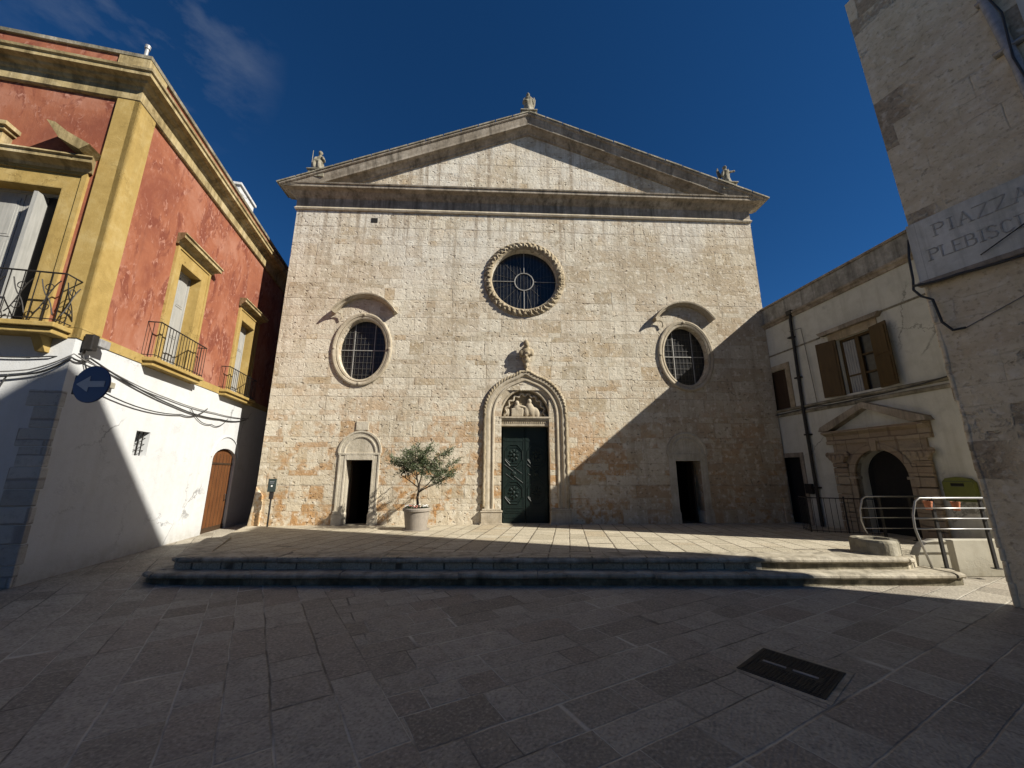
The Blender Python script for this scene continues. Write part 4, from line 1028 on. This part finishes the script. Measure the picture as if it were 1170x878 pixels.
# far window and the dark doorway
mb = MB(); mb.box(win2[0],win2[1],.05,.10,win2[2],win2[3]); fw2 = mb.build('closed_window', M['darkwood'], WB)
mb = MB(); mb.box(win2[1],win2[1]+.16,-.025,.0,win2[2],win2[3]+.16).box(win2[0]-.1,win2[1],-.025,0,win2[3],win2[3]+.16); mb.build('frame', M['ornament'], fw2)
mb = MB(); mb.box(dr2[0],dr2[1],.16,.22,.1,dr2[3]); d2 = mb.build('side_doorway', M['black'], WB)
mb = MB(); mb.box(dr2[1],dr2[1]+.12,-.02,.0,.1,dr2[3]+.12).box(dr2[0],dr2[1],-.02,0,dr2[3],dr2[3]+.12); mb.build('frame', M['cornice'], d2)
# carved gateway
GW = MB()
ent = 2.12
zb_ = .05
gp = [(acx-1.02, zb_), (acx-ar, zb_), (acx-ar, asp)] + xz(arc(acx, asp, ar, .60, PI, 0, 20))[1:-1] + [(acx+ar, asp), (acx+ar, zb_), (acx+1.02, zb_), (acx+1.02, ent+.18), (acx-1.02, ent+.18)]
GW.prism(gp, -.05, .0); gwo = GW.build('stone_gateway', M['portalstone'], WB)
for sg in (-1, 1):
    mb = MB()
    x0, x1 = (acx-1.06, acx-.70) if sg < 0 else (acx+.70, acx+1.06)
    z = zb_
    while z < 1.85:
        h = .21; mb.box(x0, x1, -.12, -.05, z+.008, min(z+h, 1.85)-.008); z += h
    mb.build('rusticated_pilaster', M['portalstone'], gwo, bevel=.015, jitter=.004)
for sg in (-1, 1):
    mb = MB()
    x0, x1 = (acx-1.12, acx-.66) if sg < 0 else (acx+.66, acx+1.12)
    mb.prism([(x0+.08,1.85),(x1-.08,1.85),(x1,2.10),(x0,2.10)], -.15, -.05)
    for k in range(4): mb.ell((x0+.06+k*.115, -.155, 1.98), (.05,.03,.08), 8, 6)
    mb.ell((x0,-.13,2.04),(.07,.04,.07)).ell((x1,-.13,2.04),(.07,.04,.07))
    mb.build('capital', M['portalstone'], gwo)
mb = MB(); mb.sweep(arch_path(acx-ar, acx+ar, zb_, asp, .60, 20, 0), [(0,.1),(0,-.07),(.03,-.08),(.12,-.08),(.14,-.06),(.14,0)]); mb.build('arch_moulding', M['portalstone'], gwo)
for xa, xb in ((acx-ar-.15,acx-ar+.03),(acx+ar-.03,acx+ar+.15)):
    mb = MB(); mb.box(xa,xb,-.10,.1,asp-.06,asp); mb.build('impost', M['cornice'], gwo, bevel=.008)
mb = MB(); mb.prism([(acx-.06,2.08),(acx+.06,2.08),(acx+.09,2.34),(acx-.09,2.34)], -.12,-.0); mb.build('keystone', M['portalstone'], gwo, bevel=.008)
hprof(acx-1.14, acx+1.14, 2.30, [(0,0),(.10,0),(.11,.08),(.08,.09),(.08,.20),(.16,.24),(.22,.27),(.22,.32),(0,.34)], 'entablature', M['portalstone'], gwo)
mb = MB()
for sg in (-1, 1):
    a = (acx+sg*1.22, 2.64); b = (acx, 3.20); 
    P = [a, (a[0]-sg*.05, a[1]+.10), (b[0], b[1]+.02), (b[0], b[1]-.12), (a[0]-sg*.28, a[1])]
    mb.prism(P if sg < 0 else P[::-1], -.20, 0)
mb.build('pediment', M['cornice'], gwo)
mb = MB(); mb.prism(gate, .30, .34); mb.build('black_passage_sheet', M['black'], gwo)  # flat black sheet stands in for the unlit passage
# gutter pipe, wires and fixtures
mb = MB(); mb.tube([(.99,-.08,6.14),(1.02,-.08,6.05),(.98,-.07,5.9),(.90,-.07,3.3),(.88,-.07,.2)], .04, 10).box(.93,1.10,-.14,-.02,6.08,6.20)
for z in (1.2,2.6,4.2,5.4): mb.box(.83,.99,-.12,-.0,z,z+.04)
mb.build('downpipe', M['iron'], WB, smooth=False)
def W3(x, y, z): return WB_O + Matrix.Rotation(WB_R, 3, 'Z') @ Vector((x, y, z))
cable([W3(-1,-.09,3.30), W3(1.2,-.09,3.34), W3(2.6,-.09,3.33), W3(4.3,-.09,3.44)], .014, M['cable'], 'dark cable running along the string course of the white house', .03, group='cables on the white house')
cable([W3(.9,-.09,5.6), W3(1.25,-.05,5.58), W3(1.28,-.05,5.0), W3(1.34,-.05,3.4)], .009, M['gcable'], 'thin grey wire hanging beside the black downpipe of the white house', .0, group='cables on the white house')
nb = thing('letter_box', 'olive green metal letter box with a dark slot on the white house wall', 'letter box', W3(3.98,-.02,1.30), WB_R)
mb = MB(); mb.prism([(-.24,-.22),(.24,-.22),(.24,.13),(.18,.20),(.0,.23),(-.18,.20),(-.24,.13)], -.10, 0); mb.build('body', M['olive'], nb, bevel=.01)
mb = MB(); mb.box(-.10,.10,-.108,-.10,.06,.11); mb.build('slot', M['black'], nb)
for za, hw in ((.05,.10),(-.20,.22),(.14,.22)):
    mb = MB(); mb.box(-hw,hw,-.105,-.10,za,za+.009); mb.build('trim_strip', M['plate'], nb)
mt = MB(); mt.box(-.10,.10,-.09,0,-.13,.13); mt.box(-.08,.08,-.098,-.09,-.02,.10); o = mt.build('meter_box', M['iron'], bevel=.008); o.location = W3(.66,-.01,1.18); o.rotation_euler = (0,0,WB_R)
tag(o, 'small dark meter box on the white house between the doorway and the downpipe', 'box')

# ------------------------------------------------------------------ tall stone building at the right edge
NB_O = Vector((6.19, 5.2, 0)); NB_R = math.atan2(-.9285, .3714)
NBD = thing('stone_building', 'tall rough stone building with a marble street plaque at the right edge', 'building', NB_O, NB_R)
LEAN = -.016
def nwall(mb, prof, th):
    # west face polygon (x,z) with the slight lean of the old corner, given depth to the east
    n = len(prof); vs_ = []
    for y in (0, th):
        for x, z in prof: vs_.append((max(x, y*.98) + LEAN*max(0,z), y, z))
    mb.add(vs_, [tuple(range(n)), tuple(range(2*n-1, n-1, -1))] + [(i, i+n, (i+1) % n+n, (i+1) % n) for i in range(n)])
mb = MB(); nwall(mb, [(0,-.1),(0,4.36),(20,4.36),(20,-.1)], 7); mb.build('lower_wall', M['near'], NBD)
mb = MB(); nwall(mb, [(0,4.36),(0,10.0),(1.2,10.05),(3.2,11.35),(4.7,13.05),(5.9,14.4),(7.0,15.05),(20,15.2),(20,4.36)], 7); mb.build('upper_wall', M['near'], NBD)  # roofline out of view, shaped so its shadow fits the palazzo walls
# chipped edge along the lower corner
mb = MB(); z = .0
while z < 4.2:
    h = random.uniform(.10,.40); d = random.uniform(.0,.035)
    mb.obox((LEAN*z - .004 + random.uniform(-.010,.002), .045, z+h/2), (.06, .10+d*.5, h*1.04), Matrix.Rotation(random.uniform(-.06,.06),3,'Z')); z += h
mb.build('corner_stones', M['near'], NBD, bevel=.018, jitter=.008)
# plaque
plq = thing('street_plaque', 'long grey marble street plaque engraved with the name of the square', 'plaque', NB_O, NB_R)
mb = MB(); mb.box(-.10, 2.3, -.07, -.005, 4.37, 5.31); mb.build('slab', M['marble'], plq, bevel=.008)
GL = {'P': [[(0,0),(0,1)],[(0,1),(.35,1),(.52,.88),(.52,.65),(.35,.52),(0,.52)]], 'I': [[(.1,0),(.1,1)]], 'A': [[(0,0),(.32,1),(.64,0)],[(.13,.36),(.51,.36)]],
      'Z': [[(0,1),(.56,1),(0,0),(.58,0)]], 'L': [[(0,1),(0,0),(.46,0)]], 'E': [[(.46,1),(0,1),(0,0),(.48,0)],[(0,.52),(.36,.52)]],
      'B': [[(0,0),(0,1),(.32,1),(.46,.88),(.46,.66),(.32,.54),(0,.54)],[(.32,.54),(.52,.42),(.52,.14),(.34,0),(0,0)]],
      'S': [[(.46,.86),(.32,1),(.12,1),(0,.86),(.02,.66),(.40,.40),(.46,.18),(.34,0),(.12,0),(0,.14)]], 'C': [[(.52,.84),(.36,1),(.16,1),(.02,.80),(0,.5),(.02,.2),(.16,0),(.36,0),(.54,.16)]],
      'T': [[(0,1),(.56,1)],[(.28,1),(.28,0)]], 'O': [[(.3,0),(.08,.12),(0,.5),(.08,.88),(.3,1),(.52,.88),(.6,.5),(.52,.12),(.3,0)]]}
WID = dict(P=.54, I=.22, A=.66, Z=.6, L=.5, E=.52, B=.56, S=.5, C=.56, T=.58, O=.62)
def inscription(mb, text, x, z, h, sp, y=-.0735, th=.018):
    for ch in text:
        for st in GL[ch]:
            for i in range(len(st)-1):
                a = Vector((x+st[i][0]*h, 0, z+st[i][1]*h)); b = Vector((x+st[i+1][0]*h, 0, z+st[i+1][1]*h)); d = b-a
                w = th*(1.0 if abs(d.z) > abs(d.x)*.6 else .6); ang = math.atan2(d.z, d.x)
                mb.obox(((a.x+b.x)/2, y, (a.z+b.z)/2), (d.length+w*.7, .006, w), Matrix.Rotation(-ang, 3, 'Y'))
        for st in GL[ch]:
            for q in (st[0], st[-1]):
                if q[1] in (0, 1) and ch in 'PIALETZ': mb.obox((x+q[0]*h, y, z+q[1]*h), (.06, .006, .009), Matrix.Identity(3))
        x += WID[ch]*h + sp
    return x
mb = MB(); inscription(mb, 'PIAZZA', .19, 4.98, .18, .055); mb.build('lettering', M['letter'], plq)
mb = MB(); inscription(mb, 'PLEBISCITO', .08, 4.64, .17, .035); mb.build('lettering', M['letter'], plq)
mb = MB(); mb.prism([(-.12,4.30),(20,4.30),(20,4.37),(-.12,4.37)], -.09, -.0); mb.build('ledge', M['cornice'], NBD, bevel=.01)
# drainpipe and the paler rendered strip beyond it
mb = MB(); mb.tube([(1.34,-.06,4.45),(1.30,-.06,6.8),(1.22,-.06,8.2),(1.20,-.06,9.9)], .055, 12)
for z in (5.5,7.1,8.0,9.0): mb.box(1.15,1.42,-.11,0,z,z+.03)
mb.build('downpipe', M['greybox'], NBD, smooth=True)
mb = MB(); nwall(mb, [(1.52,5.36),(1.62,10.0),(3.1,11.2),(19,11.2),(19,5.36)], .02); o = mb.build('render_patch', M['dirty'], NBD); o.location = (0,-.016,0)
def Q3(x, y, z): return NB_O + Matrix.Rotation(NB_R, 3, 'Z') @ Vector((x, y, z))
GN = 'cables on the tall stone building'
cable([Q3(-.11,-.04,5.1), Q3(-.14,-.08,4.8), Q3(-.15,-.09,4.45), Q3(-.17,-.10,4.28), Q3(-.10,-.12,4.14), Q3(.0,-.10,4.05), Q3(.02,-.06,3.7), Q3(.1,-.05,3.55), Q3(.22,-.03,3.55)], .016, M['cable'], 'black cable looping around the corner at the end of the plaque', .0, group=GN)
cable([Q3(-.16,-.10,4.34), Q3(.3,-.12,4.29), Q3(1.2,-.12,4.27), Q3(3,-.12,4.27)], .020, M['cable'], 'thick black cable bundle along the ledge under the plaque', .02, group=GN)
cable([Q3(.55,-.11,4.45), Q3(1.1,-.12,4.72), Q3(2.2,-.12,5.2)], .008, M['cable'], 'black cable slanting up across the lower edge of the plaque', .0, group=GN)
cable([Q3(.22,-.02,3.55), Q3(.7,-.02,3.75), Q3(1.6,-.02,4.15)], .006, M['gcable'], 'thin wire slanting across the bare stone below the plaque', .0, group=GN)
cable([Q3(1.16,-.13,9.9), Q3(1.22,-.15,8.3), Q3(1.34,-.14,7.6), Q3(1.30,-.13,6.9), Q3(1.42,-.13,5.6)], .012, M['cable'], 'black cable hanging around the grey drainpipe high on the stone building', .0, group=GN)

# ------------------------------------------------------------------ unseen house added behind the camera to hold off low sky light
OH = thing('added_house', 'plain pale house with dark windows, added unseen behind the camera to shape the shade light', 'building', (-5.0, -8.5, 0), 0)
mb = MB(); wl_ = []
for k in range(5):
    wl_.append(rect(-9+k*4.0, -7.9+k*4.0, 4.4, 6.2)); wl_.append(rect(-9+k*4.0, -7.9+k*4.0, .1, 2.4))
wall_holes(mb, rect(-11, 11, -.1, 8.6), wl_, 0, -.3)
mb.add([(-11,0,-.1),(-11,0,8.6),(-11,-8,8.6),(-11,-8,-.1)], [(0,1,2,3)]); mb.add([(11,0,-.1),(11,0,8.6),(11,-8,8.6),(11,-8,-.1)], [(0,1,2,3)])
mb.build('house_wall', M['dirty'], OH)
mb = MB(); mb.box(-11.1,11.1,-8,.25,8.6,8.8); mb.build('roof', M['roof'], OH)
for r_ in wl_:
    mb = MB(); mb.box(r_[0][0], r_[1][0], -.30, -.25, r_[0][1], r_[2][1]); mb.build('window' if r_[0][1] > 1 else 'door', M['darkwood'], OH)

# ------------------------------------------------------------------ ramp, railings, stone drum
mb = MB(); R_ = [(6.42,.0),(7.75,.0),(8.4,.0),(8.4,.55),(6.80,.55),(6.66,.51),(6.55,.43),(6.47,.30)]
mb.prism(R_, 6.60, 6.74); tag(mb.build('ramp_wall', M['whitewall'], bevel=.012), 'low cream rendered wall with a rounded end beside the ramp', 'wall')
def rail(name, label, yy, xa, xb, zb, posts, top, gaps):
    r = thing(name, label, 'railing', ((xa+xb)/2, yy, zb), 0, 'ramp railings'); ox, oz = (xa+xb)/2, zb
    ln = lambda pts: [(x-ox, 0, z-oz) for x, z in pts]
    mb = MB(); a = xa
    mb.tube(ln([(xb,top),(a+.06,top),(a-.02,top-.05),(a-.10,top-.26),(a-.115,top-.45),(a-.08,top-.62),(a+.02,zb+.0)]), .016, 10); mb.build('bent_tube', M['steel'], r, smooth=True)
    for k, g in enumerate(gaps):
        mb = MB(); mb.tube(ln([(a-.10+.0*k, top-g),(xb, top-g)]), .010, 8); mb.build('rail', M['steel'], r, smooth=True)
    for p in posts:
        mb = MB(); mb.box(p-ox-.022,p-ox+.022,.02,.05,0,top-.02-oz); mb.box(p-ox-.05,p-ox+.05,-.01,.08,0,.012); mb.build('post', M['iron'], r)
    return r
rail('handrail', 'steel handrail with a bent front end, nearest, before the low cream wall', 6.38, 6.42, 7.52, .16, (6.70, 7.47), 1.21, (.155,.31,.465))
rail('handrail', 'steel handrail with a bent end standing between the stone drum and gateway', 8.0, 7.0, 8.25, .30, (7.34, 7.95), 1.14, (.22,.40,.60))
ir = thing('iron_railing', 'thin black iron railing in front of the white house near the church corner', 'railing', (7.6, 9.2, .25), math.radians(-25))
mb = MB(); railing(mb, [(-.75,.5),(-.7,0),(.62,0)], 0, .78, .11); mb.build('bars', M['iron'], ir)
for x in (-.7,.0,.62):
    mb = MB(); mb.tube([(x,0,-.02),(x,0,.82)], .018, 8); mb.build('post', M['iron'], ir)
# orange spots of unknown kind on the handrail, built as hanging pots
tp = thing('hanging_pot', 'unidentified orange spot built as a small hung pot on the near handrail at its first post', 'flower pot', (6.66,6.44,1.10), 0, 'orange spots on the handrail built as pots')
mb = MB(); mb.lathe([(.038,-.075),(.052,.03),(.055,.03),(.058,.06),(.05,.062),(.044,.03),(.03,-.06)], 0, 0, 18); mb.build('pot', M['terracotta'], tp, smooth=False)
mb = MB(); mb.tube([(0,.0,.06),(0,-.03,.10),(0,-.075,.115),(0,-.08,.09)], .005, 5); mb.build('hook', M['iron'], tp)
dup(tp, (7.10,6.44,1.09), .4, 'unidentified orange spot built as a small hung pot on the near handrail near its shaded end')
# stone drum
mb = MB(); mb.lathe([(.30,0),(.315,.02),(.31,.20),(.295,.235),(.20,.24),(.17,.19),(.16,.12)], 0, 0, 36, lambda t, z: .018*math.sin(3*t+1)+.012*math.sin(7*t+z*9))
o = mb.build('stone_drum', M['mossy'], bevel=.008); o.location = (5.92, 6.72, .325); tag(o, 'low round weathered stone drum at the right end of the top step', 'stone')

# ------------------------------------------------------------------ planter with olive tree
PX, PY = -2.33, 9.88; PZ0 = tz(PY)
pl = thing('planter', 'large pale clay planter standing on the terrace left of the main door', 'planter', (PX, PY, PZ0))
mb = MB(); mb.lathe([(.245,0),(.25,.01),(.30,.40),(.305,.44),(.335,.45),(.34,.50),(.325,.525),(.30,.52),(.285,.46),(.28,.42)], 0, 0, 40); mb.build('pot', M['pot'], pl, smooth=False)
mb = MB(); mb.lathe([(.30,.445),(.31,.47),(.20,.48),(.02,.485)], 0, 0, 24); mb.build('soil', M['soil'], pl)
mb = MB(); mb.lathe([(.30,0),(.325,.012),(.33,.035),(.30,.03)], 0, 0, 32); mb.build('saucer', M['pot'], pl)
tr = thing('olive_tree', 'small olive tree with a loose rounded crown growing in the clay planter', 'tree', (PX, PY, PZ0+.46))
mb = MB(); rnd = random.Random(3)
mb.tube([(0,0,-.02),(.012,.01,.15),(-.005,0,.30),(.02,.01,.46),(.03,0,.62)], lambda t: .036-.012*t, 8)
tips = []
def limb(p, d, ln, r, lvl):
    q = p; pts = [p]
    for k in range(4):
        d = (d + Vector((rnd.uniform(-.25,.25), rnd.uniform(-.25,.25), rnd.uniform(-.08,.2)))).normalized(); q = q + d*ln/4; pts.append(q)
    mb.tube(pts, lambda t: r*(1-.55*t), 6)
    if lvl == 1: tips.append((pts[3], (d + Vector((0,0,-.5))).normalized())); tips.append((pts[2], (d + Vector((0,0,-.9))).normalized()))
    if lvl == 0: tips.append((q, d)); tips.append((pts[2], d)); return
    for k in range(3 if lvl > 1 else 4):
        a = rnd.uniform(0, 2*PI); limb(pts[rnd.choice((2,3,4))], (d*.75 + Vector((math.cos(a), math.sin(a)*.9, rnd.uniform(-.25,.55)))).normalized(), ln*.72, r*.6, lvl-1)
for k in range(6):
    a = k*PI/3 + rnd.uniform(-.4,.4); limb(Vector((.015,0,.42+.036*k)), Vector((math.cos(a)*1.0, math.sin(a)*.8, .50 + .16*k)).normalized(), .54, .017, 2)
mb.build('trunk', M['bark'], tr, smooth=True)
mb = MB()
for q, d in tips:
    if rnd.random() < .10: continue
    for sgn_ in range(rnd.randint(3, 4)):
        dd_ = (d + Vector((rnd.uniform(-.9,.9), rnd.uniform(-.9,.9), rnd.uniform(-.6,.7)))).normalized(); tl = rnd.uniform(.12,.30)
        nl = int(tl*70)
        for j in range(nl):
            b = q + dd_*tl*j/nl
            e = (dd_*.5 + Vector((rnd.uniform(-1,1), rnd.uniform(-1,1), rnd.uniform(-.7,.8)))).normalized()
            s_ = e.cross(Vector((rnd.uniform(-1,1), rnd.uniform(-1,1), rnd.uniform(-1,1)))).normalized(); l = rnd.uniform(.045,.075); w = l*.15
            m_ = b + e*l*.5 + Vector((0,0,.004)); mb.add([b, m_ + s_*w, b + e*l, m_ - s_*w], [(0,1,2,3)])
print('leaves', len(mb.f))
mb.build('crown', M['leaf'], tr)
# bedding plants round the trunk
def bedding(loc, mat, label, seed):
    rr = random.Random(seed); r = thing('bedding_plant', label, 'flowers', loc, rr.uniform(0, 6), 'bedding plants in the planter')
    mb = MB()
    for k in range(60):
        a = rr.uniform(0, 2*PI); p = Vector((rr.uniform(-.06,.06), rr.uniform(-.06,.06), rr.uniform(0,.07))); e = Vector((math.cos(a), math.sin(a), rr.uniform(-.3,.8))).normalized(); s_ = e.cross(Vector((0,0,1))).normalized()
        mb.add([p, p+e*.025+s_*.014, p+e*.05, p+e*.025-s_*.014], [(0,1,2,3)])
    mb.build('leaves', M['leaf'], r)
    mb = MB()
    for k in range(9):
        mb.ell((rr.uniform(-.07,.07), rr.uniform(-.07,.07), rr.uniform(.05,.10)), (.018,.018,.010), 7, 4)
    mb.build('blossom', mat, r)
for k in range(8):
    a = 2*PI*k/8 + .2; pk = k in (5, 6)
    bedding((PX+.22*math.cos(a), PY+.22*math.sin(a), PZ0+.49), M['pink'] if pk else M['petal'],
            'reddish bedding flowers in the clay planter at the foot of the trunk' if pk else 'white bedding flowers around the rim of the clay planter', k)
# information post by the church corner
ip = F3(-6.72, -.22, 0); ip.z = tz(ip.y)-.02
s_ = thing('information_post', 'thin dark information post with a small plate at the left corner of the church', 'sign post', ip, PHI)
mb = MB(); mb.tube([(0,0,0),(0,0,.92)], .022, 10).box(-.05,.05,-.05,.05,0,.012); mb.build('post', M['iron'], s_)
mb = MB(); mb.box(-.045,.045,-.03,.03,.72,.92); mb.build('clamp', M['iron'], s_)
mb = MB(); mb.box(-.105,.105,-.045,-.02,.90,1.24); mb.build('plate', M['plate'], s_, bevel=.008)
mb = MB(); mb.ell((0,-.046,1.05),(.024,.004,.024)); mb.build('emblem', M['petal'], s_)
mb = MB(); mb.box(-.06,.06,-.048,-.0455,1.155,1.165).box(-.05,.05,-.048,-.0455,1.12,1.128); mb.build('text_lines', M['signgrey'], s_)

# ------------------------------------------------------------------ cast iron cover in the paving
mc = thing('manhole_cover', 'square black cast iron cover with two pale lifting bars in the paving', 'manhole cover', (2.305, 3.64, .0), math.radians(-51))
mb = MB(); mb.box(-.30,.30,-.30,.30,.002,.009); mb.build('frame', M['castiron'], mc)
mb = MB(); mb.box(-.28,.28,-.28,.28,.009,.012)
for i in range(19):
    for j in range(19):
        x = -.261 + i*.029; y = -.261 + j*.029
        if abs(y) < .03 and abs(x) < .23: continue
        mb.box(x-.009,x+.009,y-.009,y+.009,.012,.016)
mb.build('plate', M['castiron'], mc)
for x in (-.115, .105):
    mb = MB(); mb.box(x-.085,x+.085,-.011,.011,.0122,.019); mb.build('lifting_bar', M['greybox'], mc)
mb = MB(); mb.box(-.345,.345,-.345,.345,.001,.004); mb.build('stone_surround', M['step'], mc)
